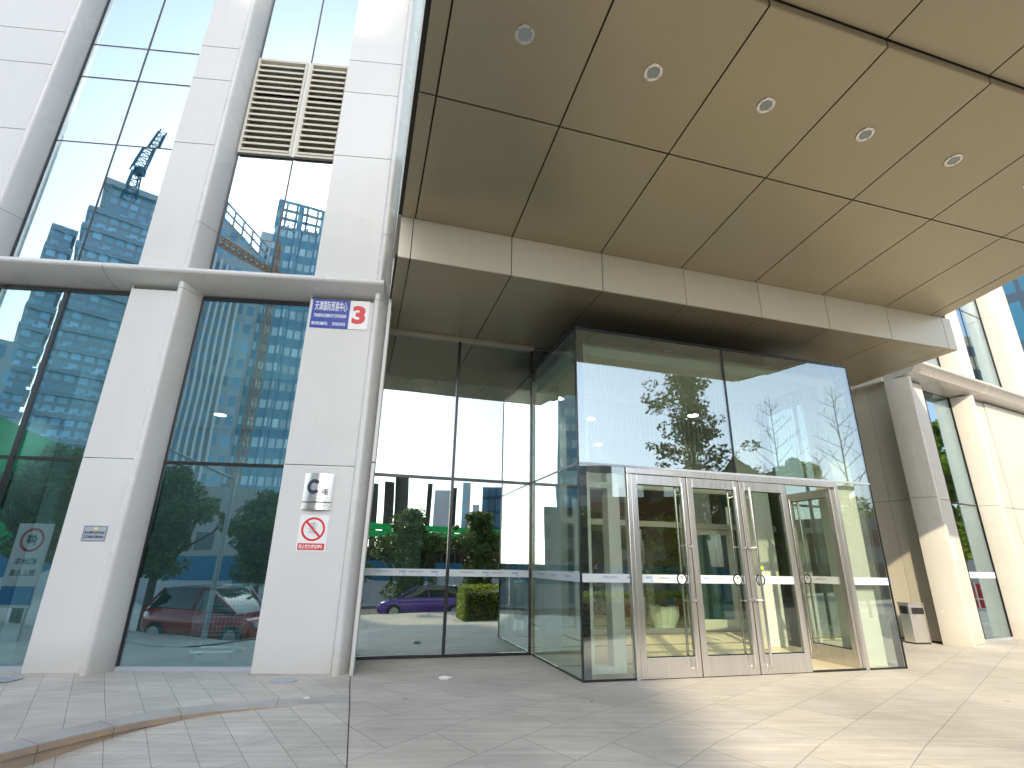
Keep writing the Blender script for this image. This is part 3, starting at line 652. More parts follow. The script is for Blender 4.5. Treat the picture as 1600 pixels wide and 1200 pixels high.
# ------------------------------------------------------------------ glass vestibule
VB = thing('glass_vestibule', 'projecting clear glass entrance box with black corner posts and four steel doors', 'vestibule', FE, (5.95, 7.31, 0))
X0, X1, BY, ZT, ZM = 3.14, 8.80, 7.31, 5.20, 2.965
for x0, x1 in ((X0, 5.955), (5.985, X1)): pane(VB, x0 + .012, x1 - .004, ZM + .02, ZT, BY, 'glass_bu', 'glass_pane')
for x0, x1 in ((X0 + .012, 3.915), (8.03, X1 - .004)): pane(VB, x0, x1, .03, ZM - .015, BY, 'glass_b', 'glass_pane')
for x in (X0, X1 - .012):
    for z0, z1 in ((.03, ZM - .015), (ZM + .02, ZT)): MB().box(x, x + .012, BY + .014, RY - .03 if x < 5 else RY + .86, z0, z1).part('glass_pane', 'glass_s' if x < 5 else 'glass_b', VB)
# black borders printed on the glass
fr = MB(); y0, y1 = BY + .0135, BY + .0175
fr.box(X0 + .013, X0 + .135, y0, y1, .03, ZT - .19); fr.box(X1 - .15, X1 - .014, y0, y1, .03, ZT - .19)
fr.box(X0 + .013, X1 - .014, y0, y1, ZT - .19, ZT - .002); fr.box(5.94, 6.0, y0, y1, ZM + .03, ZT - .191)
fr.part('black_border', 'frit', VB)
fs = MB(); fs.box(X0 + .0125, X0 + .0165, BY + .02, BY + .10, .03, ZT - .19); fs.box(X0 + .0125, X0 + .0165, BY + .02, RY - .04, ZT - .19, ZT - .002); fs.part('black_border', 'frit', VB)
MB().box(X0 - .005, X1 + .005, BY - .012, RY + .5, ZT + .002, ZT + .05).part('roof_cap', 'black', VB)
MB().box(X0 + .16, X1 - .16, BY + .32, RY + .85, 5.08, 5.19).part('vestibule_ceiling', 'white', VB)
MB().box(X0 + .02, X1 - .01, BY - .004, BY + .03, 0, .028).part('sill', 'black', VB)
MB().box(X0 - .004, X0 + .018, BY + .03, RY - .03, 0, .028).part('sill', 'black', VB)
MB().box(X0 - .004, X0 + .02, BY + .02, RY - .03, ZM - .014, ZM + .018).part('transom', 'black', VB)
MB().box(X0, X1, BY - .012, BY + .05, ZM - .014, ZM + .018).part('transom', 'greyplate', VB)
MB().box(5.955, 5.985, BY - .004, BY + .05, ZM + .019, ZT - .002).part('mullion', 'black', VB)
MB().box(X0 - .012, X0 + .010, BY - .012, BY + .012, 0, ZT).part('corner_post', 'black', VB)
MB().box(X1 - .003, X1 + .016, BY - .010, BY + .012, 0, ZT).part('corner_post', 'black', VB)
# white inner steelwork seen through the glass
def inner(x0, x1, y0, y1, z0, z1): MB().box(x0, x1, y0, y1, z0, z1).part('inner_steelwork', 'white', VB, bevel=.006)
inner(3.285, 3.37, 7.42, 7.62, .07, 2.86); inner(3.66, 3.86, 7.42, 7.62, .07, 2.86); inner(3.37, 3.66, 7.42, 7.62, .07, .16); inner(3.37, 3.66, 7.42, 7.62, 2.62, 2.72)
inner(8.16, 8.60, 7.46, 7.86, .016, 5.05)
inner(3.29, 3.37, 7.42, 7.62, 3.05, 5.0)
inner(3.37, 8.16, 7.44, 7.60, 4.82, 5.06)
inner(3.2, 3.4, 7.7, 9.5, 4.75, 5.06)
inner(3.5, 8.1, 9.9, 10.15, 3.05, 3.30)
# doors: header, jambs, leaves
hd = MB(); hd.box(3.93, 8.02, BY - .03, BY + .09, 2.855, 2.948); hd.box(3.93, 4.0, BY - .03, BY + .09, 0, 2.855); hd.box(7.955, 8.02, BY - .03, BY + .09, 0, 2.855)
hd.part('door_frame', 'steel', VB, bevel=.006)
for x in (4.985, 5.975, 6.925): MB().box(x - .012, x + .012, BY + .0, BY + .06, .01, 2.855).part('door_post', 'joint', VB)
def leaf(x0, x1, hinge, hside, ang=0.0, knob=True):
    """hinge: x of the pivot; hside: +1 handle on the right stile, -1 on the left"""
    fn = rotz(hinge, BY + .03, ang); y0, y1 = BY - .022, BY + .030
    m = MB(); m.box(x0, x0 + .10, y0, y1, .012, 2.845); m.box(x1 - .10, x1, y0, y1, .012, 2.845)
    m.box(x0 + .10, x1 - .10, y0, y1, .012, .275); m.box(x0 + .10, x1 - .10, y0, y1, 2.70, 2.845)
    d = m.xf(fn).part('door', 'steel', VB, bevel=.004)
    MB().box(x0 + .10, x1 - .10, BY, BY + .010, .275, 2.70).xf(fn).part('door_glass', 'glass_d', d, top=VB)
    gk = MB(); e_ = .012
    gk.box(x0 + .086, x0 + .086 + e_, BY - .004, BY + .014, .276, 2.699); gk.box(x1 - .086 - e_, x1 - .086, BY - .004, BY + .014, .276, 2.699)
    gk.box(x0 + .1, x1 - .1, BY - .004, BY + .014, .276, .276 + e_); gk.box(x0 + .1, x1 - .1, BY - .004, BY + .014, 2.699 - e_, 2.699)
    gk.xf(fn).part('gasket', 'black', d, top=VB)
    hx = x1 - .13 if hside > 0 else x0 + .13
    for off, nm in ((-.095, 'handle'), (.10, 'inner_handle')):
        h = MB().tube((hx, BY + off, .14), (hx, BY + off, 2.74), .019, n=12)
        for z in (.34, 1.02, 1.80, 2.58): h.tube((hx, BY + off, z), (hx, BY + (-.012 if off < 0 else .02), z), .009, n=8)
        h.xf(fn).part(nm, 'steelb', d, smooth=True, top=VB)
    kx = x1 - .045 if hside > 0 else x0 + .045
    for z in (1.03, 1.80):
        k = MB(); k.tube((hx, BY - .10, z), (kx, BY - .055, z), .014, n=10); k.tube((kx - .05, BY - .05, z), (kx + .03, BY - .05, z), .026, .022, n=12); k.xf(fn).part('latch', 'steelb', d, smooth=True, top=VB)
    MB().disc((hx, BY - .03, .12), .02, t=.008).xf(fn).part('floor_bolt', 'steelb', d, smooth=True, top=VB)
    # film band, ring sign
    MB().box(x0 + .09, x1 - .09, BY - .0035, BY - .0012, 1.262, 1.378).xf(fn).part('film_band', 'sticker', d, top=VB)
    rx = x1 - .20 if hside > 0 else x0 + .20
    MB().disc((rx, BY - .0065, 1.32), .088, t=.002, rin=.066).xf(fn).part('ring_sign', 'black', d, top=VB)
    MB().disc((rx, BY - .0062, 1.32), .066, t=.0018).xf(fn).part('ring_disc', 'sticker', d, top=VB)
    t = MB(); text_fit(t, '推', rx, BY - .0072, 1.345, .05, .05, bold=.02); text_fit(t, 'PUSH', rx, BY - .0072, 1.295, .07, .02)
    t.xf(fn).part('lettering', 'inkgrey', d, top=VB)
    t = MB(); text_fit(t, '津贸', x0 + .24, BY - .0042, 1.335, .10, .045, bold=.02) if False else None
    for cx_ in (x0 + .22,):
        text_fit(t, 'SABUI', cx_, BY - .0045, 1.335, .11, .034, bold=.02); text_fit(t, '会展', cx_ + .035, BY - .0045, 1.29, .05, .028)
    t.xf(fn).part('lettering', 'inkblue', d, top=VB)
    t = MB(); text_fit(t, '天津国际贸易中心', x0 + .50, BY - .0045, 1.332, .24, .03); t.xf(fn).part('lettering', 'inkgrey', d, top=VB)
leaf(4.005, 4.975, 4.005, 1); leaf(4.995, 5.965, 4.995, 1); leaf(5.985, 6.915, 6.915, -1)
leaf(6.945, 7.95, 7.95, -1, ang=R(-90))
MB().disc((6.245, BY - .006, 1.50), .028, t=.002).part('round_sticker', 'yellow', VB)
# film band on the fixed glazing
def band(parent, x0, x1, y, logos, top=None, z0=1.262, z1=1.378):
    b = MB().box(x0, x1, y - .004, y - .0012, z0, z1).part('film_band', 'sticker', parent, top=top)
    t = MB(); u = MB(); zc = (z0 + z1) / 2
    for k in logos:
        text_fit(t, '天津国际贸易中心', k, y - .0052, zc + .012, .26, .032)
        text_fit(u, 'SABUI', k + .33, y - .0052, zc + .014, .12, .034, bold=.02); text_fit(u, '会展', k + .36, y - .0052, zc - .03, .05, .026)
    t.part('lettering', 'inkgrey', b, top=parent); u.part('lettering', 'inkblue', b, top=parent)
band(VB, 3.16, 3.91, BY, [3.60]); band(VB, 8.04, 8.78, BY, [8.45])
bs = MB().box(X0 - .004, X0 - .0012, BY + .03, RY - .05, 1.262, 1.378).part('film_band', 'sticker', VB)
tt = MB()
for k in (7.8, 8.4, 9.0):
    q_ = len(tt.v); text_fit(tt, '天津国际贸易中心', 0, 0, 1.33, .26, .032); tt.xf(lambda v: (X0 - .0055, k - v[0], v[2]), q_)
tt.part('lettering', 'inkblue', bs, top=VB)
band(EW, .20, 1.57, RY, [.50, 1.05]); band(EW, 1.63, 3.08, RY, [1.95, 2.5])

# ------------------------------------------------------------------ curtain of string lights inside the upper glass
SL = thing('string_light_curtain', 'white icicle string lights hanging inside the upper glass of the entrance box', 'string lights', FE, (5.9, 7.40, 4.8))
MB().tube((3.42, 7.40, 4.80), (8.1, 7.40, 4.80), .006, n=5).part('header_wire', 'wire', SL)
rs = random.Random(3)
for k in range(56):
    x = 3.46 + k * .0835 + rs.uniform(-.01, .01); L_ = rs.choice([1.0, 1.2, 1.35, 1.5, 1.62]) + rs.uniform(-.08, .08)
    s = MB(); z = 4.80; px = x
    while z > 4.80 - L_:
        nx = x + rs.uniform(-.012, .012); s.tube((px, 7.40, z), (nx, 7.40 + rs.uniform(-.006, .006), z - .07), .0045, n=3, cap=False)
        s.tube((nx, 7.40, z - .07), (nx + rs.uniform(-.02, .02), 7.392, z - .085), .011, .006, n=4); z -= .07; px = nx
    s.part('light_strand', 'wire', SL)
cb = MB(); pts = [Vector((3.36, 7.39, 4.9)), Vector((3.34, 7.39, 4.2)), Vector((3.37, 7.39, 3.6)), Vector((3.42, 7.39, 3.3)), Vector((3.62, 7.39, 3.06))]
for a, b in zip(pts, pts[1:]): cb.tube(a, b, .006, n=5)
cb.part('power_cable', 'wire', SL)

# ------------------------------------------------------------------ canopy
CN = thing('entrance_canopy', 'wide champagne metal canopy and soffit over the entrance', 'canopy', FE, (5.5, 4.5, 6.6))
SLP = math.tan(R(6.0)); NF = 6.869
def cz(n_): return 6.44 + (NF - n_) * SLP
EJ = [.145, .355] + [.355 + 1.54 * k for k in range(1, 7)] + [10.78, 11.10]
rows = [(NF, 4.755), (4.755, 2.87)]
G = .011
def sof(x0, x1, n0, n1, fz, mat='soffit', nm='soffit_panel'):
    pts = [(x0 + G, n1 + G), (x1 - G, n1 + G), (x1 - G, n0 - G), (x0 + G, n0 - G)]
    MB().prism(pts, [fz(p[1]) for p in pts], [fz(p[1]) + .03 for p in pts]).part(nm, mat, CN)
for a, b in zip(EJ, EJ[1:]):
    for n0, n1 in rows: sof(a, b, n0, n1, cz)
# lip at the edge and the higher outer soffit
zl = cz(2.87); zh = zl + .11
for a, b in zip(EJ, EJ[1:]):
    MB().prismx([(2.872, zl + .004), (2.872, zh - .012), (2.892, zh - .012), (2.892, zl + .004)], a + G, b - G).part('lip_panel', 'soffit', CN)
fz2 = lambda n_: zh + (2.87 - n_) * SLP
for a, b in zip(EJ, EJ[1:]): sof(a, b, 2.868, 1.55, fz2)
# dark backing above the joints
bk = MB()
for (n0, n1, fz, d) in ((NF, 2.90, cz, .034), (2.90, 1.5, fz2, .034)):
    pts = [(.10, n1), (11.12, n1), (11.12, n0), (.10, n0)]
    bk.prism(pts, [fz(p[1]) + d for p in pts], [fz(p[1]) + d + .02 for p in pts])
bk.part('joint_backing', 'joint', CN)
# canopy body (edges and top); unseen top raised so it shades the right wing
pts = [(.10, 1.50), (11.14, 1.50), (11.14, 8.4), (.10, 8.4)]
MB().prism(pts, [7.16, 7.16, 6.6, 6.6], [8.9] * 4).part('canopy_top', 'fascia', CN)
for a, b in zip(EJ, EJ[1:]): MB().box(a + .004, b - .004, 1.46, 1.50, fz2(1.5) - .0, 8.88).part('edge_panel', 'fascia', CN)
for n0, n1 in ((8.2, 4.76), (4.755, 1.5)):
    MB().prismy([(0, 0)], 0, 0) if False else None
    ps = [(n1 + .004, (fz2(n1) if n1 < 2.8 else cz(n1))), (n0 - .004, cz(min(n0, NF))), (n0 - .004, 8.88), (n1 + .004, 8.88)]
    MB().prismx(ps, 11.14, 11.16).part('edge_panel', 'fascia', CN)
# dropped bulkhead: fascia and lower soffit
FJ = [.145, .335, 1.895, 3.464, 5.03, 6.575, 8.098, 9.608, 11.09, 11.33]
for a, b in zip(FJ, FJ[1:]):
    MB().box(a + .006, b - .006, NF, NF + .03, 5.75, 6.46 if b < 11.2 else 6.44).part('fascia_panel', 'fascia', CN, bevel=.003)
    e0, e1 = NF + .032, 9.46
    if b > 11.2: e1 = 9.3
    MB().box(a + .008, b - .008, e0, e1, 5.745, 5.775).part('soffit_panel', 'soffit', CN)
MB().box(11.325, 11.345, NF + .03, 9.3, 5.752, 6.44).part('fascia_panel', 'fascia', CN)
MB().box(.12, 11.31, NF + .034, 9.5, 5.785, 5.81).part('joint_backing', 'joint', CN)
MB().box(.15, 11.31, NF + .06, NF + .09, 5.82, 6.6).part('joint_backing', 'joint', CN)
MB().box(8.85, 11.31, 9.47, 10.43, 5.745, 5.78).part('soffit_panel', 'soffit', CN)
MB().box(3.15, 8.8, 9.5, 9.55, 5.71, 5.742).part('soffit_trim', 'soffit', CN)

# recessed downlights in the canopy
for k in range(7):
    x = 1.142 + 1.519 * k; y = 3.81
    desc = ['nearest the left wing', 'second from the left wing', 'third from the left wing', 'fourth from the left wing', 'fifth from the left wing', 'sixth from the left wing', 'last before the right edge'][k]
    t = thing('downlight', 'round steel downlight set in the champagne canopy, ' + desc, 'light', FE, (x, y, cz(y)), 'downlights in the canopy')
    z = cz(y)
    def tilt(v): return (v[0], v[1], v[2] - (v[1] - y) * SLP)
    MB().disc((x, y, z - .012), .104, axis='z', t=.012, rin=.070, n=32).xf(tilt).part('trim_ring', 'steel', t, bevel=.003)
    MB().disc((x, y, z - .006), .070, axis='z', t=.005, n=32).xf(tilt).part('lens', 'lens', t)
    s = MB()
    for q in range(4): s.disc((x + .088 * math.cos(q * 1.571 + .4), y + .088 * math.sin(q * 1.571 + .4), z - .0145), .006, axis='z', t=.003, n=8)
    s.xf(tilt).part('screw', 'joint', t)
    MB().disc((x, y + .01, z - .0085), .026, axis='z', t=.003, n=16).xf(tilt).part('bulb', 'glass_d', t)

# ------------------------------------------------------------------ right wing
RW = thing('office_wing', 'cream sunlit office wing right of the glass entrance, beyond the litter bin', 'building', FR, (0, .25, 0))
RG = .36; RP = .12            # glass plane, panel plane (nose of the fins at y = 0)
ZJ = 3.11; ZB0, ZB1 = 6.03, 6.42
ZR2 = [ZB1, 9.32, 11.0, 12.0, 15.5, 19.2, 26]
rf = [(-.22, .06), (2.80, 3.10), (6.38, 6.68)]
for i, (a, b) in enumerate(rf):
    for z0, z1 in ((0, ZJ), (ZJ, ZB0)): 
        if i < 2: MB().prism(bull(a, b, RG + .05, -.10, flip=True), z0 + .004, z1 - .004).part('fin', 'fin_c', RW, smooth=True)
    for z0, z1 in zip(ZR2, ZR2[1:]): MB().prism(bull(a, b, RG + .05, -.10, flip=True), z0 + .004, z1 - .004).part('fin', 'fin_c', RW, smooth=True)
for z0, z1 in ((.0, ZJ), (ZJ, ZB0)):
    panel(RW, .06, .93, z0, z1, RP, mat='panel_c'); panel(RW, 3.10, 4.10, z0, z1, RP, mat='panel_c'); panel(RW, 4.10, 8.17, z0, z1, RP - .03, mat='panel_c')
for z0, z1 in zip(ZR2, ZR2[1:]):
    panel(RW, .06, .93, z0, z1, RP, mat='panel_c'); panel(RW, 3.10, 4.10, z0, z1, RP, mat='panel_c'); panel(RW, 6.68, 8.17, z0, z1, RP, mat='panel_c')
for g0, g1, mu, lo in ((.93, 2.80, 1.49, True), (4.10, 6.38, 5.05, False)):
    zs = ([(.05, ZJ - .02), (ZJ + .02, ZB0)] if lo else []) + [(a + .01, b - .01) for a, b in zip(ZR2, ZR2[1:])]
    for z0, z1 in zs:
        for c0, c1 in ((g0, mu), (mu, g1)): pane(RW, c0, c1, z0, z1, RG, 'glass_r')
        MB().box(g0, g1, RG - .01, RG + .05, z1, z1 + .04 if z1 < ZB0 - .1 else z1 + .02).part('transom', 'black', RW)
    MB().box(mu - .012, mu + .012, RG - .012, RG + .05, .05 if lo else ZB1, 26).part('mullion', 'black', RW)
    MB().box(g1 - .02, g1, RG - .02, RG + .05, .05 if lo else ZB1, 26).part('mullion', 'black', RW)
    MB().box(g0 - .012, g0, RP + .03, RG + .02, 0 if lo else ZB1, 26).part('panel_cheek', 'fin_c', RW)
band(RW, .95, 2.75, RG, [1.3, 2.0], z0=1.36, z1=1.50)
beam(RW, -.10, 8.17, -.36, RG + .1, ZB0, ZB1, mat='fin_c')
MB().box(.93, 2.8, RG - .02, RG + .05, 0, .05).part('sill', 'greyplate', RW)
MB().box(-.2, 8.17, 5.9, 6.0, 0, 26).part('rear_wall', 'inter', RW); MB().box(-.2, 8.17, RG + .1, 5.9, 26, 26.2).part('roof', 'roofg', RW)
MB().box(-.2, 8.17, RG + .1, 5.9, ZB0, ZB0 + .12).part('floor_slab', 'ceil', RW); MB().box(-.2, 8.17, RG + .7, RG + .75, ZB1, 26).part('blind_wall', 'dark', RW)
MB().box(8.12, 8.17, RP, 6.0, 0, 26).part('end_wall', 'panel_c', RW)
MB().box(.3, 8.1, RG + .1, 5.9, .0, .02).part('interior_floor', 'inter', RW)
MB().box(.9, 1.2, 1.2, 1.5, .02, 6).part('interior_column', 'white', RW)
# return wall facing the entrance, two panels wide, running back beside the vestibule
def ret(x, y):  # entrance-frame point to right-wing frame
    p = w(FE, x, y); c, s = math.cos(-FR[0]), math.sin(-FR[0]); dx, dy = p.x - FR[1], p.y - FR[2]; return (c * dx - s * dy, s * dx + c * dy)
A_, B_, C_, D_ = ret(12.61, 9.03), ret(12.62, 9.33), ret(12.53, 9.95), ret(12.40, 10.55)
def vpanel(p, q, z0, z1, mat='fascia', th=.03):
    d = Vector((q[0] - p[0], q[1] - p[1])); L_ = d.length; d.normalize(); nn = Vector((-d.y, d.x)) * -th
    P = Vector(p) + d * .004; Q_ = Vector(q) - d * .004
    MB().prism([tuple(P), tuple(Q_), tuple(Q_ + nn), tuple(P + nn)], z0 + .006, z1 - .006).part('cladding_panel', mat, RW, bevel=.003)
for z0, z1 in ((.03, ZJ), (ZJ, 7.6)):
    vpanel(B_, C_, z0, z1); vpanel(C_, D_, z0, z1)
for z0, z1 in ((.03, ZJ), (ZJ, 6.25)): vpanel(A_, B_, z0, z1, 'fin_c')
MB().prism([ret(12.66, 9.1), ret(12.66, 9.4), ret(12.57, 9.95), ret(12.44, 10.6), ret(12.6, 10.7), ret(12.8, 9.4)], 0, 26).part('wall_core', 'joint', RW)

# ------------------------------------------------------------------ signs on the left wing
sy = PY - .012
t = thing('address_sign', 'blue and white enamel address plate with a red 3 under the ledge beam', 'sign', FL, (-2.25, PY, 5.48))
MB().box(-2.725, -2.095, sy, PY - .001, 5.205, 5.745).part('blue_plate', 'signblue', t, bevel=.003)
MB().box(-2.093, -1.765, sy, PY - .001, 5.205, 5.745).part('white_plate', 'signwhite', t, bevel=.003)
m = MB(); text_fit(m, '天津国际贸易中心', -2.41, sy - .001, 5.615, .54, .185, bold=.012)
text_fit(m, 'TIANJINGUOJIMAOYI ZHONGXIN', -2.41, sy - .001, 5.425, .54, .085, bold=.02)
text_fit(m, '邮政编码', -2.565, sy - .001, 5.285, .26, .065, bold=.012); text_fit(m, '300042', -2.25, sy - .001, 5.285, .22, .062, bold=.01)
m.part('lettering', 'signwhite', t)
m = MB(); text_fit(m, '3', -1.93, sy - .001, 5.475, .225, .345, bold=.05); m.part('numeral', 'signred', t)

t = thing('block_letter_plaque', 'curved brushed steel plaque with a navy letter C above the red prohibition sign', 'plaque', FL, (-2.21, PY, 2.48))
def arc_plate(x0, x1, z0, z1, nm):
    pts = []; n_ = 14
    for i in range(n_ + 1):
        u = -1 + 2 * i / n_; pts.append((x0 + (x1 - x0) * i / n_, PY - .012 - .055 * (1 - u * u)))
    pts += [(x1, PY - .001), (x0, PY - .001)]
    return MB().prism(pts, z0, z1).part(nm, 'steel', t, smooth=True)
arc_plate(-2.425, -1.99, 2.325, 2.75, 'upper_plate'); arc_plate(-2.425, -1.99, 2.205, 2.305, 'lower_plate')
def on_arc(v):
    u = (v[0] + 2.2075) / .2175; return (v[0], PY - .0145 - .055 * (1 - u * u), v[2])
def curved_text(body, cx, cz_, wd, ht, bold, mat, nm):
    m = MB(); text_fit(m, body, cx, 0, cz_, wd, ht, bold=bold)
    import bmesh
    m.xf(on_arc); me = m.mesh(nm, BASE[t.name], mat)
    o = bpy.data.objects.new(nm, me); COL.objects.link(o); o.parent = t; return o
# the letters stand a hair proud of the curved plate
def flat_letters(body, cx, cz_, wd, ht, bold, mat, nm, yy):
    m = MB(); text_fit(m, body, cx, yy, cz_, wd, ht, bold=bold); return m.part(nm, mat, t)
m = MB(); a0, ro, ri = R(38), .112, .058
for i in range(24):
    t0, t1 = a0 + (2 * math.pi - 2 * a0) * i / 24, a0 + (2 * math.pi - 2 * a0) * (i + 1) / 24
    q = [(-2.265 + r_ * .92 * math.cos(a), 0, 2.545 + r_ * math.sin(a)) for r_, a in ((ro, t0), (ro, t1), (ri, t1), (ri, t0))]
    m.quad(*[(v[0], on_arc(v)[1], v[2]) for v in q])
m.part('letter', 'inknavy', t)
m = MB(); text_fit(m, '座', -2.095, 0, 2.475, .092, .092, bold=.02); m.xf(lambda v: (v[0], on_arc(v)[1] - .004, v[2])); m.part('letter', 'inknavy', t)
m = MB()
for k in range(15): 
    x = -2.36 + k * .021; m.box(x, x + .011, PY - .072, PY - .04, 2.309, 2.321)
m.part('spacer_line', 'inkgrey', t)
m = MB(); text_fit(m, 'TIANJIN ITC', -2.12, 0, 2.262, .14, .022); m.xf(lambda v: (v[0], on_arc(v)[1] - .003, v[2])); m.part('lettering', 'inkgrey', t)

t = thing('prohibition_sign', 'white no-fireworks sign with red ring and red caption bar', 'sign', FL, (-2.2, PY, 1.87))
MB().box(-2.415, -1.993, PY - .006, PY - .001, 1.605, 2.13).part('board', 'signwhite', t, bevel=.0015)
cx, cz_ = -2.204, 1.925
MB().disc((cx, PY - .0085, cz_), .172, t=.002, rin=.142, n=40).part('red_ring', 'signred', t)
m = MB(); m.box(-.150, .150, PY - .0125, PY - .0105, -.014, .014)
m.xf(lambda v: (cx + (v[0] + v[2]) * .7071, v[1], cz_ + (-v[0] + v[2]) * .7071)); m.part('red_bar', 'signred', t)
m = MB(); yy = PY - .0082
def stroke(m, x0, z0, x1, z1, wd):
    d = Vector((x1 - x0, z1 - z0)).normalized(); nx, nz = -d.y * wd / 2, d.x * wd / 2
    m.quad((cx + x0 + nx, yy, cz_ + z0 + nz), (cx + x1 + nx, yy, cz_ + z1 + nz), (cx + x1 - nx, yy, cz_ + z1 - nz), (cx + x0 - nx, yy, cz_ + z0 - nz))
stroke(m, .0, .10, -.012, -.06, .006)
for k in range(5):
    z = .095 - k * .032; stroke(m, .0 - k * .002, z, .05 - k * .002, z - .028, .008); stroke(m, .0 - k * .002, z, -.048 - k * .004, z - .026, .008)
rq = random.Random(5)
for k in range(12):
    a = rq.uniform(math.pi * .95, math.pi * 2.1); r_ = rq.uniform(.06, .115); x, z = r_ * math.cos(a), r_ * math.sin(a); stroke(m, x, z, x + .014 * math.cos(a * 3), z + .014 * math.sin(a * 3), .004)
m.part('firecracker_symbol', 'inkgrey', t)
MB().box(-2.395, -2.012, PY - .009, PY - .0065, 1.628, 1.722).part('caption_bar', 'signred', t)
m = MB(); text_fit(m, '禁止燃放烟花爆竹', -2.2035, PY - .0105, 1.675, .35, .062, bold=.02); m.part('lettering', 'signwhite', t)

t = thing('wall_notice', 'small grey metal notice with a yellow dot on the white panel', 'sign', FL, (-5.24, PY, 1.79))
MB().box(-5.405, -5.075, PY - .006, PY - .001, 1.683, 1.905).part('board', 'greyplate', t, bevel=.001)
m = MB()
for a, b, c, d in ((-5.392, -5.088, 1.889, 1.893), (-5.392, -5.088, 1.695, 1.699), (-5.392, -5.388, 1.6995, 1.8885), (-5.092, -5.088, 1.6995, 1.8885)): m.box(a, b, PY - .0078, PY - .0063, c, d)
m.part('border_line', 'inknavy', t)
m = MB(); text_fit(m, '禁止停放自行车区', -5.24, PY - .008, 1.805, .27, .042, bold=.03); text_fit(m, '违反规定后果自负', -5.24, PY - .008, 1.748, .27, .042, bold=.03); m.part('lettering', 'inknavy', t)
MB().disc((-5.235, PY - .0085, 1.862), .022, t=.002, sy=.75).part('yellow_dot', 'yellow', t)

# paper notices on the right wing panel
for k, (x0, x1, lab) in enumerate(((.09, .27, 'narrow paper notice beside the curved fin of the right wing'), (.275, .60, 'white paper notice with magenta heading on the right wing panel'))):
    t = thing('paper_notice', lab, 'notice', FR, ((x0 + x1) / 2, RP, 1.95))
    MB().box(x0, x1, RP - .004, RP - .0005, 1.71, 2.20).part('sheet', 'signwhite', t)
    m = MB(); text_fit(m, '温馨提示' if k else '通知', x0 + (x1 - x0) * .35, RP - .0055, 2.165, (x1 - x0) * .6, .04, bold=.02)
    m.box(x0, x1, RP - .0058, RP - .0043, 1.712, 1.722); m.part('heading', 'pink', t)
    m = MB()
    for j, z in enumerate((2.08, 2.03, 1.98, 1.93, 1.84, 1.80)):
        if j in (3,): continue
        m.box(x0 + .03, x1 - .03 - .03 * (j % 2), RP - .0055, RP - .0043, z, z + .012)
    m.part('printed_lines', 'inkgrey', t)

# ------------------------------------------------------------------ litter bin by the return wall
t = thing('litter_bin', 'stainless steel litter bin standing against the cream return wall', 'litter bin', FE, (12.07, 9.62, 0))
ba = R(-4)
bf = rotz(12.07, 9.62, ba)
MB().box(11.86, 12.28, 9.49, 9.75, .03, .80).xf(bf).part('body', 'steel', t, bevel=.006)
MB().box(11.85, 12.29, 9.48, 9.76, .80, .83).xf(bf).part('lid', 'steelb', t, bevel=.006)
MB().box(11.87, 12.27, 9.50, 9.74, .0, .03).xf(bf).part('base', 'black', t)
m = MB(); m.box(11.856, 11.8598, 9.53, 9.71, .60, .76); m.xf(bf).part('slot', 'black', t)
m = MB(); m.box(11.91, 12.23, 9.486, 9.4898, .60, .73); m.xf(bf).part('slot', 'black', t)
m = MB()
for a, b, c, d in ((11.90, 12.24, .59, .60), (11.90, 12.24, .73, .74), (11.90, 11.91, .60, .73), (12.23, 12.24, .60, .73)): m.box(a, b, 9.478, 9.4895, c, d)
m.xf(bf).part('slot_frame', 'steelb', t)

# uplights set in the paving, litter
for k, (x, y, lab) in enumerate(((-3.62, 8.58 - .55, 'round grey ground light in the terrace paving at the far left fin'), (-.66, 7.99 - .0, 'round grey ground light in the paving near the corner fin'))):
    p = (-4.90 - .70, 7.93) if k == 0 else (-2.20, 7.88)
    t = thing('ground_light', lab, 'ground light', FL, (p[0], p[1], .006), 'ground lights along the left wing')
    MB().disc((p[0], p[1], .006), .165, axis='z', t=.008, rin=.13, n=36).part('trim_ring', 'greyplate', t)
    MB().disc((p[0], p[1], .006), .13, axis='z', t=.005, n=36).part('lens', 'greyplate', t)
def crumple(name, lab, x, y, z, sx, sy_, sz, seed, mat='paper'):
    q = random.Random(seed); m = MB(); nu, nv = 12, 8; vs = []
    for j in range(nv + 1):
        ph = math.pi * j / nv
        for i in range(nu):
            th = 2 * math.pi * i / nu; k = q.uniform(.55, 1.25)
            vs.append((x + sx * k * math.sin(ph) * math.cos(th), y + sy_ * k * math.sin(ph) * math.sin(th), z + sz * (.9 + k * math.cos(ph) * .9)))
    m.add(vs, [(j * nu + i, j * nu + (i + 1) % nu, (j + 1) * nu + (i + 1) % nu, (j + 1) * nu + i) for j in range(nv) for i in range(nu)])
    m.xf(lambda v: (v[0], v[1], max(z, v[2]))); return m.solo(name, mat, FE, (x, y, z), lab, 'litter')
crumple('crumpled_paper', 'crumpled white paper lying on the paving before the recessed glass', 1.36, 7.85, 0.002, .09, .055, .022, 1)
crumple('paper_scrap', 'small white scrap of paper on the terrace beside the ground light', -.34, 7.1, 0.006, .035, .018, .010, 2)

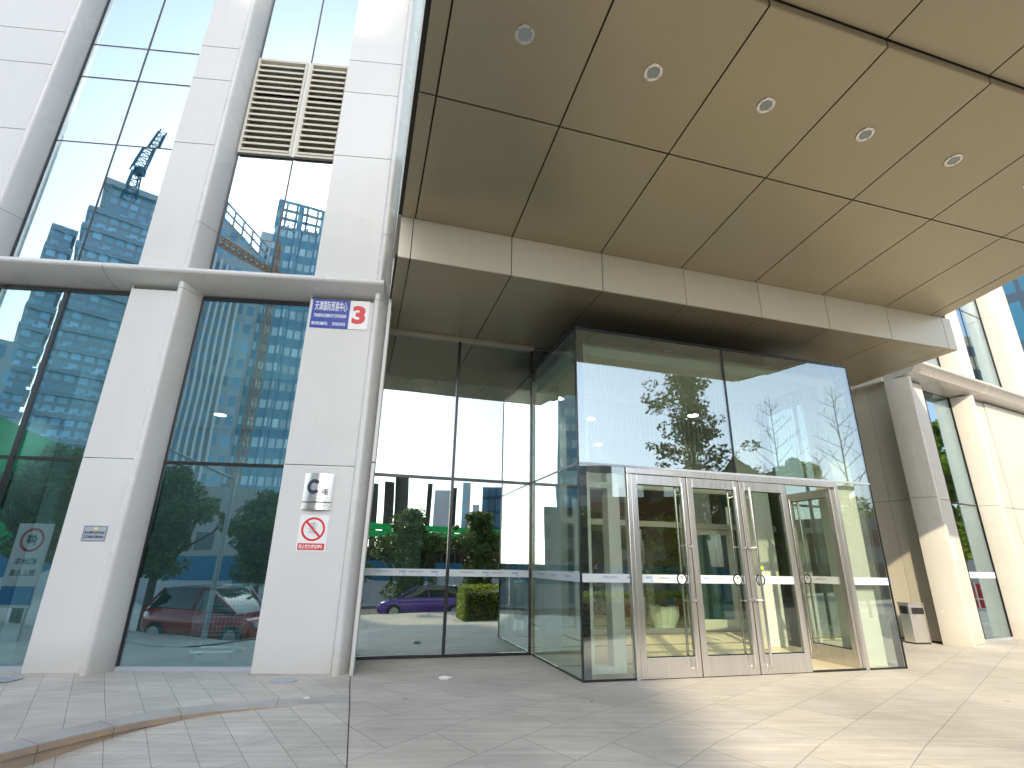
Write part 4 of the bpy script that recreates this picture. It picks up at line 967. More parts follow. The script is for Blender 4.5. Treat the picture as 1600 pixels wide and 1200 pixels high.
# ------------------------------------------------------------------ foliage
def leaves(mb, q, c, rad, n, size):
    for _ in range(n):
        while True:
            v = Vector((q.uniform(-1, 1), q.uniform(-1, 1), q.uniform(-1, 1)))
            if v.length <= 1: break
        v = v.normalized() * (v.length ** .5)
        p = Vector(c) + Vector((v.x * rad[0], v.y * rad[1], v.z * rad[2]))
        a = Vector((q.uniform(-1, 1), q.uniform(-1, 1), q.uniform(-.6, .6))).normalized(); b = a.cross(Vector((q.uniform(-1, 1), q.uniform(-1, 1), q.uniform(-1, 1)))).normalized()
        s = size * q.uniform(.6, 1.3)
        mb.add([p - a * s, p - b * s * .5, p + a * s, p + b * s * .5], [(0, 1, 2, 3)])
def limb(mb, q, p, d, L_, r_, depth, tips, spread=.6, up_=.15):
    n_ = 3; r1 = r_ * .62
    for k in range(n_):
        e = p + d * (L_ / n_); mb.tube(p, e, r_ + (r1 - r_) * k / n_, r_ + (r1 - r_) * (k + 1) / n_, n=6 if r_ > .03 else 4, cap=False)
        p = e; d = (d + Vector((q.uniform(-.12, .12), q.uniform(-.12, .12), q.uniform(-.03, .12)))).normalized()
    if depth == 0: tips.append(p); return
    for k in range(q.choice([2, 3])):
        nd = (d + Vector((q.uniform(-spread, spread), q.uniform(-spread, spread), q.uniform(-.15, .3) + up_))).normalized()
        limb(mb, q, p, nd, L_ * q.uniform(.62, .82), r1, depth - 1, tips, spread, up_)
def tree(label, x, y, h, spread, trunk_h, seed, leaf='foliage', n=46, per=70, size=.13, group='street trees across the road', z=None, conic=False, name='broadleaf_tree'):
    z = ground_z(x, y) if z is None else z; q = random.Random(seed)
    t = thing(name, label, 'tree', W, (x, y, z), group)
    m = MB(); tips = []; rr = h * .018 + .02
    m.tube((x, y, z - .1), (x + .03, y, z + trunk_h), rr * 1.25, rr, n=9, cap=False)
    if conic:
        m.tube((x + .03, y, z + trunk_h), (x, y, z + h * .96), rr, .02, n=7, cap=False)
        c = MB()
        k = 0; zz = z + trunk_h
        while zz < z + h:
            f = (zz - z - trunk_h) / (h - trunk_h); r_ = spread * (1 - f) ** .75 + .2
            for j in range(4):
                a = k * 2.4 + j * 1.571 + q.uniform(-.6, .6); L_ = r_ * q.uniform(.25, 1.2) * (1.0 + .35 * math.sin(a * 1 + f * 5)); e = Vector((x + L_ * math.cos(a), y + L_ * math.sin(a), zz + q.uniform(-.1, .8) + L_ * .22))
                m.tube((x, y, zz - .1), e, .03 * (1 - f) + .012, .008, n=4, cap=False)
                for s_ in (.3, .55, .78, 1.0):
                    if q.random() < .16: continue
                    cc = Vector((x, y, zz)).lerp(e, s_) + Vector((q.uniform(-.3, .3), q.uniform(-.3, .3), q.uniform(-.45, .45))); rc = q.uniform(.28, .62)
                    leaves(c, q, cc, (rc, rc, rc * q.uniform(.5, 1.0)), int(per * .42 * rc / .4), size)
            zz += h * .036; k += 1
    else:
        for k in range(5):
            a = k * 1.257 + q.uniform(-.4, .4); limb(m, q, Vector((x + .03, y, z + trunk_h * q.uniform(.82, 1.0))), Vector((math.cos(a) * .75, math.sin(a) * .75, 1.0)).normalized(), (h - trunk_h) * .34, rr * .6, 2, tips)
        c = MB(); H2 = h - trunk_h
        pts = [p for p in tips] 
        for k in range(n):
            a = q.uniform(0, 6.283); zf = q.uniform(0.02, 1.0); er = spread * math.sqrt(max(.05, 1 - (zf * 2 - .9) ** 2 * .8)) * q.uniform(.35, 1.0)
            lob = .72 + .30 * math.sin(3 * a + seed + zf * 4) + .22 * math.sin(5 * a + 2 * seed)
            pts.append(Vector((x + er * lob * math.cos(a), y + er * lob * math.sin(a), z + trunk_h + H2 * (zf * .95 + .06 * math.sin(4 * a)))))
        for p in pts: 
            if p.z > z + h: continue
            rc = q.uniform(.14, .52) * (h / 6) ** .5; leaves(c, q, p, (rc, rc, rc * .75), int(per * (rc / .35) ** 1.4) + 6, size)
    m.part('trunk', 'bark', t, smooth=True); c.part('crown', leaf, t)
    return t
def copy_tree(src, label, x, y, rot, sc, z=None):
    r_ = src.copy(); COL.objects.link(r_); r_.location = (x, y, ground_z(x, y) if z is None else z); r_.rotation_euler = (0, 0, rot); r_.scale = (sc, sc, sc * (1 + .08 * math.sin(x)))
    r_['label'] = label
    for ch in src.children:
        c = ch.copy(); COL.objects.link(c); c.parent = r_
    return r_
def pol(c, az, D): return (c[0] + D * math.cos(R(az)), c[1] + D * math.sin(R(az)))
CL, CE, CB, CR = (-1.49, 16.93), (-5.2, 18.4), (-3.98, 14.07), (-5.98, 11.73)   # points from which each glass mirrors the street

def dome_of_towers(): pass
# ------------------------------------------------------------------ towers across the street (they stand where the panes mirror them)
def tower(name, label, cat, c, az0, az1, D, ztop, depth, mat, slabs=None, fins_=None, crown=None, extra=None, slant=0):
    """front face runs between two azimuths seen from c, at distance D"""
    p0, p1 = Vector(pol(c, az0, D)), Vector(pol(c, az1, D)); d = p1 - p0; L_ = d.length; yaw = math.atan2(d.y, d.x)
    # make the frame's +y point towards the street (towards the origin)
    F = (yaw, p0.x, p0.y); back = Vector((-math.sin(yaw), math.cos(yaw)))
    sgn = 1 if back.dot(Vector((-p0.x, -p0.y))) < 0 else -1
    t = thing(name, label, cat, F, (0, 0, -1))
    y1 = depth * sgn
    zr = [ztop, ztop - slant, ztop - slant, ztop] if slant >= 0 else [ztop + slant, ztop, ztop, ztop + slant]
    MB().prism([(0, 0), (L_, 0), (L_, y1), (0, y1)], -1.2, zr).part('walls', mat, t)
    if slabs:
        m = MB(); z = slabs
        while z < ztop - slant - .5: m.box(-.5, L_ + .5, -.55 * sgn, y1 + .4 * sgn, z, z + slabs * .28); z += slabs
        m.part('floor_ledges', 'hoard' if extra == 'pale' else 'tA', t)
    if fins_:
        m = MB(); k = 0.0
        while k < L_ * fins_[1]: m.box(L_ * fins_[0] + k, L_ * fins_[0] + k + fins_[2], -.7 * sgn, -.02 * sgn, 6, ztop - slant - 1 - (k * slant / L_)); k += fins_[3]
        m.part('white_fins', 'whiteconc', t)
    if crown:
        m = MB(); H_, step, bar = crown
        x = 0
        while x <= L_ + .01:
            zt = ztop - (slant * x / L_ if slant > 0 else 0)
            for yy in (0, y1 * .5, y1): m.box(x - bar, x + bar, yy - bar, yy + bar, zt - .5, zt + H_)
            x += step
        k = 0
        while k <= H_ + .01:
            for yy in (0, y1):
                zt0, zt1 = ztop + k, ztop - (slant if slant > 0 else 0) + k
                m.prism([(-bar, yy - bar), (L_ + bar, yy - bar), (L_ + bar, yy + bar), (-bar, yy + bar)], [zt0, zt1, zt1, zt0], [zt0 + bar * 2, zt1 + bar * 2, zt1 + bar * 2, zt0 + bar * 2])
            m.box(-bar, bar, min(0, y1), max(0, y1), ztop + k, ztop + k + 2 * bar); m.box(L_ - bar, L_ + bar, min(0, y1), max(0, y1), ztop - (slant if slant > 0 else 0) + k, ztop - (slant if slant > 0 else 0) + k + 2 * bar)
            k += step
        m.part('open_crown', 'tB', t)
    return t, F, L_, sgn
tw = {}
t, F, L_, sg = tower('tower_block', 'dark blue stepped tower under construction with a crane on its roof', 'building', CL, -123.9, -117.4, 100, 55, 16, 'tA', slabs=3.4)
m = MB(); m.box(1.5, 9.5, 2, 12 * sg, 55, 61.5) if sg > 0 else m.box(1.5, 9.5, -2, -12, 55, 61.5); m.part('upper_block', 'tA', t)
m = MB(); m.box(.6, 10, 1.2 * sg, 13 * sg, 61.5, 62.6); m.box(9.5, 12.5, 2 * sg, 12 * sg, 58.8, 59.4)
for k in range(5): m.box(9.6 + k * .7, 9.8 + k * .7, 2 * sg, 2.2 * sg, 55, 58.8)
m.part('roof_parapet', 'tB', t)
cp = pol(CL, -121.4, 101)
k = thing('tower_crane', 'blue lattice jib crane standing on the roof of the stepped tower', 'crane', W, (cp[0], cp[1], 62))
def lattice(mb, a, b, wd, seg_, r_=.12):
    a, b = Vector(a), Vector(b); d = (b - a); u = d.normalized().orthogonal().normalized(); v = d.normalized().cross(u)
    cs = [(u + v) * wd, (u - v) * wd, (-u - v) * wd, (-u + v) * wd]
    for c_ in cs: mb.tube(a + c_, b + c_ * .6, r_, n=4)
    for i in range(seg_):
        p, q = a + d * i / seg_, a + d * (i + 1) / seg_; f0, f1 = 1 - .4 * i / seg_, 1 - .4 * (i + 1) / seg_
        for j in range(4): mb.tube(p + cs[j] * f0, q + cs[(j + 1) % 4] * f1, r_ * .6, n=3); mb.tube(p + cs[j] * f0, p + cs[(j + 1) % 4] * f0, r_ * .6, n=3)
m = MB(); lattice(m, (cp[0], cp[1], 60), (cp[0], cp[1], 66), .9, 4); m.part('mast', 'craneb', k)
tip = pol(CL, -120.4, 101)
m = MB(); lattice(m, (cp[0], cp[1], 66), (tip[0] - .3, tip[1], 76.5), .85, 10); m.part('jib', 'craneb', k)
MB().box(cp[0] - .2, cp[0] + 1.1, cp[1] - .6, cp[1] + .6, 65.2, 66.4).part('cab', 'craneb', k)
tower('tower_block', 'thin leaning-looking blue tower directly left of the stepped tower', 'building', CL, -125.9, -124.5, 104, 52, 8, 'tA', slabs=3.4)
tower('tower_block', 'short slim grey-blue tower at the far left of the skyline', 'building', CL, -127.0, -125.7, 88, 27, 6, 'tB')
tower('tower_block', 'tower with tall white fins, a plain white strip and an open sloping crown', 'building', CL, -115.6, -108.9, 92, 60.0, 18, 'tB', fins_=(.30, .50, .38, .95), crown=(3.2, 1.6, .16), slant=9)
p0 = pol(CL, -109.5, 91.2); p1 = pol(CL, -108.75, 91.2)
t, F, L_, sg = tower('tower_block', 'broad pale blue grid tower with a high open lattice crown', 'building', CL, -108.5, -94.55, 96.5, 62, 14, 'tC', slabs=None, crown=(5.4, 1.8, .2))
m = MB(); x = 0
while x < L_: m.box(x, x + .9, -.5 * sg, -.02 * sg, 0, 67); x += 3.9
m.part('white_piers', 'tC', t)
MB().box(-2.1, -.05, -.4 * sg, 6 * sg, 0, 60).part('white_end_strip', 'whiteconc', t)
# orange crane in front of the finned tower
cp = pol(CL, -107.6, 80); k = thing('tower_crane', 'orange lattice crane jib crossing in front of the finned tower', 'crane', W, (cp[0], cp[1], -1))
m = MB(); lattice(m, (cp[0], cp[1], -1), (cp[0], cp[1], 44), .55, 30, .07); m.part('mast', 'crane', k)
e0 = pol(CL, -115, 80); e1 = pol(CL, -104.5, 80)
m = MB(); lattice(m, (e0[0], e0[1], 46.8), (cp[0], cp[1], 43.0), .6, 12, .10); lattice(m, (cp[0], cp[1], 43.0), (e1[0], e1[1], 42), .6, 5, .10); m.tube((cp[0], cp[1], 49), (e0[0] + 3, e0[1], 46.5), .06, n=4); lattice(m, (cp[0], cp[1], 43), (cp[0], cp[1], 49), .4, 4, .08)
m.part('jib', 'crane', k)
# green mesh building shroud low at left
tower('net_shroud', 'green safety netting wrapped round a low building site', 'netting', CL, -127, -117.2, 60, 12.9, 10, 'net', slant=3.6)
tower('office_block', 'grey stone office block with dark windows behind the street trees', 'building', CL, -116.5, -104.3, 56, 7.6, 10, 'pale')
# dark unfinished towers in the recess mirror
for i, (a0, a1, zt, lab, mt) in enumerate(((-74.2, -73.4, 19.2, 'narrow dark unfinished tower, leftmost of the dark row', 'rust'), (-73.1, -72.5, 17.6, 'low dark core beside the leftmost dark tower', 'rust'), (-71.9, -70.9, 18.2, 'dark stepped core left of the widest dark tower', 'rust'),
        (-70.8, -69.4, 19.6, 'widest dark unfinished tower with a block on its roof', 'rust'), (-67.4, -66.9, 18.6, 'thin dark chimney-like core right of the widest one', 'rust'), (-66.6, -64.8, 17.2, 'pale grey slab tower with blank side', 'hoard'),
        (-64.7, -64.3, 17.8, 'thin dark core against the pale slab tower', 'rust'), (-63.7, -62.9, 19.0, 'slender blue-grey core at the right of the dark row', 'tB'), (-61.6, -59.0, 18.2, 'blue glass office block on the skyline', 'tD'), (-62.6, -61.9, 14, 'small domed grey block', 'hoard'))):
    tower('tower_block', lab, 'building', CE, a0, a1, 118, zt, 6, mt)
# site with scaffolding and green net strip
sc = thing('scaffolding', 'dark site scaffolding topped with a bright green net strip', 'scaffolding', W, (12, -22, -1))
m = MB(); m2 = MB(); 
for i in range(32):
    x = 3 + i * .6; m.box(x, x + .12, -22.1, -22.0, -1, 3.3); m.box(x, x + .12, -24.1, -24.0, -1, 3.3)
for z in (.2, 1.2, 2.2, 3.1): m.box(3, 22, -22.12, -21.98, z, z + .12)
m.box(3, 22, -24.3, -24.2, -1, 2.6)
m.part('frame', 'rust', sc)
m2.box(3, 18.6, -22.2, -22.14, 3.3, 3.78); m2.box(3, 18.6, -22.2, -22.14, 3.84, 4.3); m2.part('net_strip', 'net', sc)
# wavy hoarding along the far kerb
hb = thing('hoarding', 'white site hoarding with a wavy blue top band beyond the parked cars', 'hoarding', W, (0, -16, -1))
for i in range(26):
    x = -46 + i * 3.6; MB().box(x + .01, x + 3.59, -16.1, -16.0, -.98, 1.35).part('white_board', 'hoard', hb)
m = MB(); x = -46.0
while x < 47:
    def hz(u): return .62 + .34 * math.tanh(3 * math.sin(u * .62))
    m.prismx([(0, 0)], 0, 0) if False else None
    m.add([(x, -15.98, hz(x)), (x + .4, -15.98, hz(x + .4)), (x + .4, -15.98, 1.52), (x, -15.98, 1.52), (x, -16.12, hz(x)), (x + .4, -16.12, hz(x + .4)), (x + .4, -16.12, 1.52), (x, -16.12, 1.52)], [(0, 1, 2, 3), (7, 6, 5, 4), (3, 2, 6, 7), (0, 4, 5, 1)]); x += .4
m.part('blue_band', 'hoardblue', hb)
m = MB()
for i in range(14): xx = -44 + i * 6.6; m.box(xx, xx + .5, -15.97, -15.9, -.98, 1.5)
m.part('blue_posts', 'hoardblue', hb)

# brick blocks and houses in the vestibule mirror
tower('apartment_block', 'brown brick apartment block with balconies behind the hedge', 'building', CB, -50, -40.2, 60, 8.6, 12, 'brick', slabs=None)
tower('apartment_block', 'grey stepped block at the left edge of the low skyline', 'building', CB, -51.2, -47.6, 78, 15.4, 10, 'pale')
tower('apartment_block', 'low grey block with roof boxes in the middle of the low skyline', 'building', CB, -44.2, -42.2, 82, 14.8, 8, 'pale')
t, F, L_, sg = tower('apartment_block', 'brown gabled brick house right of the big tree', 'building', CB, -37, -31.4, 55, 8.6, 10, 'brick')
MB().prismy([(-.3, 8.6), (L_ * .35, 11.6), (L_ + .3, 8.6)], -.4 * sg, 10.4 * sg).part('roof', 'rust', t)
tower('apartment_block', 'long low brown block across the square', 'building', CB, -31, -14, 62, 6.6, 12, 'brick')
tower('apartment_block', 'long pale apartment block between the hoarding and the brick house', 'building', CE, -58, -47, 70, 7.2, 12, 'pale')
tower('office_block', 'wide low office block beyond the site on the left', 'building', CL, -103.5, -92, 70, 9, 10, 'pale')
# right wing mirror
t, F, L_, sg = tower('tower_block', 'tall beige apartment tower mirrored in the right wing windows', 'building', CR, 7.4, 9.9, 80, 28.6, 10, 'beige', slabs=None)
t, F, L_, sg = tower('tower_block', 'dark blue glass tower rising beyond the right wing', 'building', (0, 0), 32.4, 44, 46, 42, 14, 'tD')
tower('apartment_block', 'low pale block beside the beige apartment tower', 'building', CR, -6, 7.2, 70, 6.5, 10, 'pale')

# street trees
A = tree('bushy green street tree before the hoarding, left of the pair by the grey block', *pol(CL, -112.4, 21.5), 5.3, 1.35, 1.9, 11, 'foliage', n=110, per=95, size=.085)
copy_tree(A, 'bushy green street tree right of the pair by the grey block', *pol(CL, -104.2, 22), 1.1, .95)
copy_tree(A, 'green street tree close to the green netting', *pol(CL, -120.6, 22), 2.3, 1.0)
copy_tree(A, 'green street tree at the far left beyond the netting', *pol(CL, -127, 22.5), 4.0, .95)
B = tree('dense green street tree before the widest dark tower', *pol(CE, -68.7, 27.5), 5.0, 1.5, .9, 12, 'foliage', n=120, per=95, size=.085)
copy_tree(B, 'lighter green street tree before the blue glass block', *pol(CE, -61.6, 27.5), 1.9, .92)
copy_tree(B, 'small street tree at the left end of the scaffolding', *pol(CE, -74.6, 27), 3.1, .6)
copy_tree(B, 'green street tree beyond the hedge near the brick block', *pol(CE, -54, 30), 5, 1.0)
tree('tall conical ginkgo tree standing clear of the low skyline', *pol(CB, -38.8, 34), 15.6, 3.9, 4.0, 21, 'foliage2', per=70, size=.15, conic=True, name='ginkgo_tree', group=None)
def bare(label, x, y, h, seed):
    q = random.Random(seed); z = ground_z(x, y); t = thing('bare_tree', label, 'tree', W, (x, y, z), 'bare young trees on the square'); m = MB()
    m.tube((x, y, z - .1), (x, y, z + h * .55), .05, .032, n=6); m.tube((x, y, z + h * .55), (x + .05, y, z + h), .032, .008, n=5)
    b = MB()
    for k in range(26):
        zz = z + h * (.35 + .62 * k / 26); a = k * 2.4 + q.uniform(-.4, .4); L_ = h * .24 * (1.15 - k / 26) * q.uniform(.7, 1.1); e = Vector((x + L_ * math.cos(a), y + L_ * math.sin(a), zz + L_ * .7)); s_ = Vector((x, y, zz))
        b.tube(s_, e, .014, .005, n=4, cap=False)
        for u in (.4, .6, .8):
            p = s_.lerp(e, u); f = p + Vector((q.uniform(-.35, .35), q.uniform(-.35, .35), q.uniform(.1, .4))); b.tube(p, f, .007, .003, n=3, cap=False)
    m.part('trunk', 'bark', t); b.part('branches', 'bark', t)
bare('slender bare tree nearer the ginkgo', *pol(CB, -31.2, 24), 8.6, 31); bare('slender bare tree at the right edge of the square', *pol(CB, -25.6, 22), 8.0, 32)
bare('slender bare tree between the other two', *pol(CB, -27.8, 27), 6.6, 33)
D_ = tree('sunlit yellow-green tree before the right wing windows', *pol(CR, 3.6, 36), 9.6, 3.3, 2.0, 41, 'foliage3', n=150, per=95, size=.13, group='trees beside the right wing')
copy_tree(D_, 'darker tree further along the right wing forecourt', *pol(CR, -1.5, 40), 2, 1.05); copy_tree(D_, 'tree at the outer end of the right forecourt', *pol(CR, 9, 42), 4, .9)
copy_tree(D_, 'lone tree by the square on the right', 24, -2.0, 5.2, .85)

# clipped hedge in its kerb, on the forecourt right of the viewer
hq = random.Random(9); hg = thing('clipped_hedge', 'clipped yellow-green hedge in a low stone kerb on the forecourt', 'hedge', FE, (6.0, 1.0, -.45))
m = MB(); m.box(3.35, 9.6, .55, 2.0, -.5, -.22); m.part('stone_kerb', 'curb', hg, bevel=.02)
m = MB(); m.box(3.65, 9.3, .8, 1.75, -.3, .58); m.part('hedge_core', 'rust', hg)
m = MB()
for _ in range(15000):
    f = hq.random(); x = hq.uniform(3.45, 9.5); y = hq.uniform(.65, 1.9); z = hq.uniform(-.22, .78)
    s_ = hq.choice('ftlrk'); j = hq.uniform(-.06, .07)
    if s_ == 'f': y = 1.86 + j
    if s_ == 't': z = .76 + j
    if s_ == 'l': x = 3.5 - j
    if s_ == 'r': x = 9.45 + j
    if s_ == 'k': y = .7 - j
    a = Vector((hq.uniform(-1, 1), hq.uniform(-1, 1), hq.uniform(-1, 1))).normalized(); b = a.orthogonal().normalized(); q_ = .038
    P = Vector((x, y, z)); m.add([P - a * q_, P - b * q_ * .6, P + a * q_, P + b * q_ * .6], [(0, 1, 2, 3)])
m.part('foliage', 'foliage3', hg)

# ------------------------------------------------------------------ cars on the road behind
def car(name, label, paint, x, y, z, yaw, L_=4.0, Wd=1.7, Ht=1.5, group=None):
    F = (yaw, x, y); t = thing(name, label, 'car', F, (0, 0, z), group); hw = Wd / 2
    # outline stations along the body: x, bottom, belt, half width at belt
    st = [(-L_ * .5, .42, .62, .70), (-L_ * .49, .28, .78, .80), (-L_ * .46, .24, .92, .90), (-L_ * .36, .20, .98, .97), (-L_ * .15, .20, .97, 1), (L_ * .1, .20, .93, 1), (L_ * .22, .20, .90, .99), (L_ * .36, .20, .80, .96), (L_ * .455, .22, .68, .88), (L_ * .49, .30, .56, .76), (L_ * .5, .40, .48, .62)]
    vs = []; n_ = 10
    for (sx, zb, zt, k) in st:
        h = hw * k
        ring = [(-h * .78, zb), (-h * .97, zb + (zt - zb) * .25), (-h, zb + (zt - zb) * .55), (-h * .97, zb + (zt - zb) * .82), (-h * .84, zt), (h * .84, zt), (h * .97, zb + (zt - zb) * .82), (h, zb + (zt - zb) * .55), (h * .97, zb + (zt - zb) * .25), (h * .78, zb)]
        vs += [(sx, a, z + b) for a, b in ring]
    m = MB(); m.add(vs, [(i * n_ + j, i * n_ + (j + 1) % n_, (i + 1) * n_ + (j + 1) % n_, (i + 1) * n_ + j) for i in range(len(st) - 1) for j in range(n_)] + [tuple(range(n_)), tuple(range((len(st) - 1) * n_, len(st) * n_))[::-1]])
    body = m.part('body', paint, t, smooth=True)
    gs = [(-L_ * .47, .90, .0), (-L_ * .36, .97, Ht - .98 - .04), (-L_ * .22, .97, Ht - .97), (0, .95, Ht - .95), (L_ * .1, .93, Ht - .99), (L_ * .29, .86, .0)]
    def gh(k_in, zoff, hs):
        vs = []
        for sx, zb, hh in gs:
            for a, b in ((-hw * .87, 0), (-hw * .80, hh * .55), (-hw * .66, hh), (hw * .66, hh), (hw * .80, hh * .55), (hw * .87, 0)): vs.append((sx, a * k_in, z + zb + b * hs + zoff))
        return MB().add(vs, [(i * 6 + j, i * 6 + j + 1, (i + 1) * 6 + j + 1, (i + 1) * 6 + j) for i in range(len(gs) - 1) for j in range(5)])
    gh(1, 0, 1).part('windows', 'carglass', t, smooth=True)
    rf = MB(); rs_ = []
    for sx, zb, hh in gs[1:5]:
        for a in (-.67, -.35, .35, .67): rs_.append((sx, hw * a, z + zb + hh + (.012 if abs(a) > .5 else .03)))
    rf.add(rs_, [(i * 4 + j, i * 4 + j + 1, (i + 1) * 4 + j + 1, (i + 1) * 4 + j) for i in range(3) for j in range(3)])
    for sgn in (-1, 1):
        for (xa, za, xb, zb) in ((gs[0][0], .90, gs[1][0], .97 + gs[1][2]), (gs[4][0], .93 + gs[4][2], gs[5][0], .88), (-.15, .96, -.10, Ht)):
            rf.tube((xa, sgn * hw * .87, z + za), (xb, sgn * hw * .67, z + zb + .01), .035, n=5)
    rf.part('roof', paint, t, smooth=True)
    for sx in (-L_ * .32, L_ * .33):
        for sgn in (-1, 1):
            wm = MB(); yy = sgn * (hw - .10)
            wm.tube((sx, yy - .1, z + .31), (sx, yy + .11 , z + .31), .31, n=22); wl = wm.part('wheel', 'rubber', t, smooth=True)
            MB().disc((sx, yy + (.112 if sgn > 0 else -.118), z + .31), .20, t=.006, n=20).part('rim', 'alloy', wl, top=t)
    for sgn in (-1, 1):
        MB().box(L_ * .455, L_ * .485, sgn * hw * .50, sgn * hw * .76, z + .56, z + .68).part('headlight', 'lamp', t, bevel=.01)
        MB().box(-L_ * .492, -L_ * .465, sgn * hw * .58, sgn * hw * .80, z + .66, z + .86).part('tail_light', 'signred', t, bevel=.01)
    return t
car('parked_car', 'dark red hatchback parked beside the terrace', 'carred', -6.75, -.35, -.80, R(24), 3.8)
car('parked_car', 'purple hatchback parked beyond the forecourt edge', 'carpurple', 5.3, -6.4, -.98, R(196), 4.3, Ht=1.48)
car('parked_car', 'white car further along the road behind the hedge', 'hoard', 11.5, -8.2, -.98, R(184), 4.3)

# folded parasol-like white gazebo roofs are left out; small boards and bikes by the hoarding
nb = thing('notice_board', 'tall white no-motor-vehicles board with a red ring, on two posts at the terrace edge', 'sign board', frame(188, -8.6, 5.1), (0, 0, -.36))
MB().box(-.32, .32, -.02, .0, .55, 2.05).part('board', 'signwhite', nb, bevel=.005)
MB().disc((0, -.026, 1.75), .22, t=.003, rin=.175, n=32).part('red_ring', 'signred', nb)
m = MB(); text_fit(m, '机动车', 0, -.024, 1.36, .42, .13, bold=.01); text_fit(m, '禁止占道', 0, -.024, 1.16, .46, .12, bold=.01); text_fit(m, '停', .0, -.024, 1.75, .2, .2, bold=.02); m.part('lettering', 'inknavy', nb)
m = MB(); m.tube((-.25, .01, 0), (-.25, .01, .6), .02); m.tube((.25, .01, 0), (.25, .01, .6), .02); m.part('posts', 'greyplate', nb)
MB().box(-.30, .30, -.023, -.021, .60, .92).part('blue_panel', 'blueb', nb)

# camera pole mirrored in the left bay
cpz = thing('camera_pole', 'grey steel pole with a long arm and a dome camera', 'pole', W, (*pol(CL, -107.6, 16.5), -.9))
px_, py_ = pol(CL, -107.6, 16.5); qx_, qy_ = pol(CL, -113.6, 16.0)
MB().tube((px_, py_, -.98), (px_, py_, 3.75), .07, .055, n=10).part('pole', 'greyplate', cpz, smooth=True)
m = MB().tube((px_, py_, 3.55), (qx_, qy_, 4.15), .045, .03, n=8); m.part('arm', 'greyplate', cpz, smooth=True)
m = MB().tube((qx_, qy_, 4.15), (qx_, qy_, 3.88), .02); m.lathe([(0, -.24), (.09, -.2), (.12, -.1), (.10, 0), (0, .02)], (qx_, qy_, 3.86), n=14); m.part('dome_camera', 'hoard', cpz, smooth=True)

# ------------------------------------------------------------------ shopping trolley behind the left window
def trolley(label, x, y, rot):
    F = FL; t = thing('shopping_trolley', label, 'trolley', F, (x, y, .01), None)
    fn = rotz(x, y, rot)
    def wires(x0, x1, y0, y1, z0, z1, nx, nz, m):
        for k in range(nz + 1):
            z = z0 + (z1 - z0) * k / nz
            for a, b in (((x0, y0), (x1, y0)), ((x1, y0), (x1, y1)), ((x1, y1), (x0, y1)), ((x0, y1), (x0, y0))): m.tube((a[0], a[1], z), (b[0], b[1], z), .0045 if 0 < k < nz else .008, n=4)
        for k in range(nx + 1):
            xx = x0 + (x1 - x0) * k / nx
            for yy in (y0, y1): m.tube((xx, yy, z0), (xx, yy, z1), .0035, n=4)
            m.tube((xx, y0, z0), (xx, y1, z0), .0035, n=4)
        for k in range(nx):
            yy = y0 + (y1 - y0) * k / nx
            for xx in (x0, x1): m.tube((xx, yy, z0), (xx, yy, z1), .0035, n=4)
    m = MB(); wires(x - .30, x + .42, y - .25, y + .25, .70, .98, 14, 5, m); m.xf(fn).part('upper_basket', 'chrome', t)
    m = MB(); wires(x - .40, x + .30, y - .22, y + .22, .36, .62, 12, 4, m); m.xf(fn).part('lower_basket', 'chrome', t)
    m = MB()
    for sy in (-.25, .25):
        m.tube((x + .42, y + sy, 1.08), (x + .25, y + sy, .12), .013, n=8); m.tube((x - .40, y + sy, .62), (x - .36, y + sy, .12), .013, n=8); m.tube((x - .36, y + sy, .12), (x + .25, y + sy, .12), .013, n=8); m.tube((x - .30, y + sy, .98), (x - .40, y + sy, .62), .010, n=6)
    m.tube((x + .43, y - .27, 1.08), (x + .43, y + .27, 1.08), .016, n=10); m.xf(fn).part('frame', 'chrome', t, smooth=True)
    for sx in (-.34, .24):
        for sy in (-.22, .22): MB().tube((x + sx, y + sy - .012, .05), (x + sx, y + sy + .012, .05), .045, n=14).xf(fn).part('wheel', 'rubber', t, smooth=True)
    return t
trolley('wire shopping trolley inside the left window, loaded with a white bag', -3.72, 9.55, R(8))
q = random.Random(4)
def bag(name, label, x, y, z, sx, sy_, sz, seed):
    q = random.Random(seed); m = MB(); nu, nv = 18, 9; vs = []
    for j in range(nv + 1):
        ph = math.pi * j / nv
        for i in range(nu):
            th = 2 * math.pi * i / nu; k = q.uniform(.88, 1.12); e = 1 + .12 * math.sin(3 * th + seed)
            vs.append((x + sx * k * e * math.sin(ph) ** .7 * math.cos(th), y + sy_ * k * math.sin(ph) ** .7 * math.sin(th), z + sz * math.cos(ph)))
    m.add(vs, [(j * nu + i, j * nu + (i + 1) % nu, (j + 1) * nu + (i + 1) % nu, (j + 1) * nu + i) for j in range(nv) for i in range(nu)])
    return m.solo(name, 'plastic', FL, (x, y, z), label, 'bag', smooth=True)
bag('plastic_bag', 'large crumpled white plastic bag lying on top of the trolley', -3.52, 9.52, 1.02, .36, .22, .09, 2)
bag('plastic_bag', 'smaller white plastic bag hanging off the trolley by the panel', -3.10, 9.5, .80, .22, .16, .08, 5)
t = thing('barrier_post', 'short brass-coloured barrier post behind the trolley', 'post', FL, (-3.6, 10.3, .01))
MB().lathe([(0, 0), (.14, 0), (.14, .03), (.03, .05), (.03, .70), (.05, .72), (.04, .80), (0, .82)], (-3.6, 10.3, .01), n=18).part('post', pbr('brass', (.6, .45, .15), .3, metal=1), t, smooth=True)

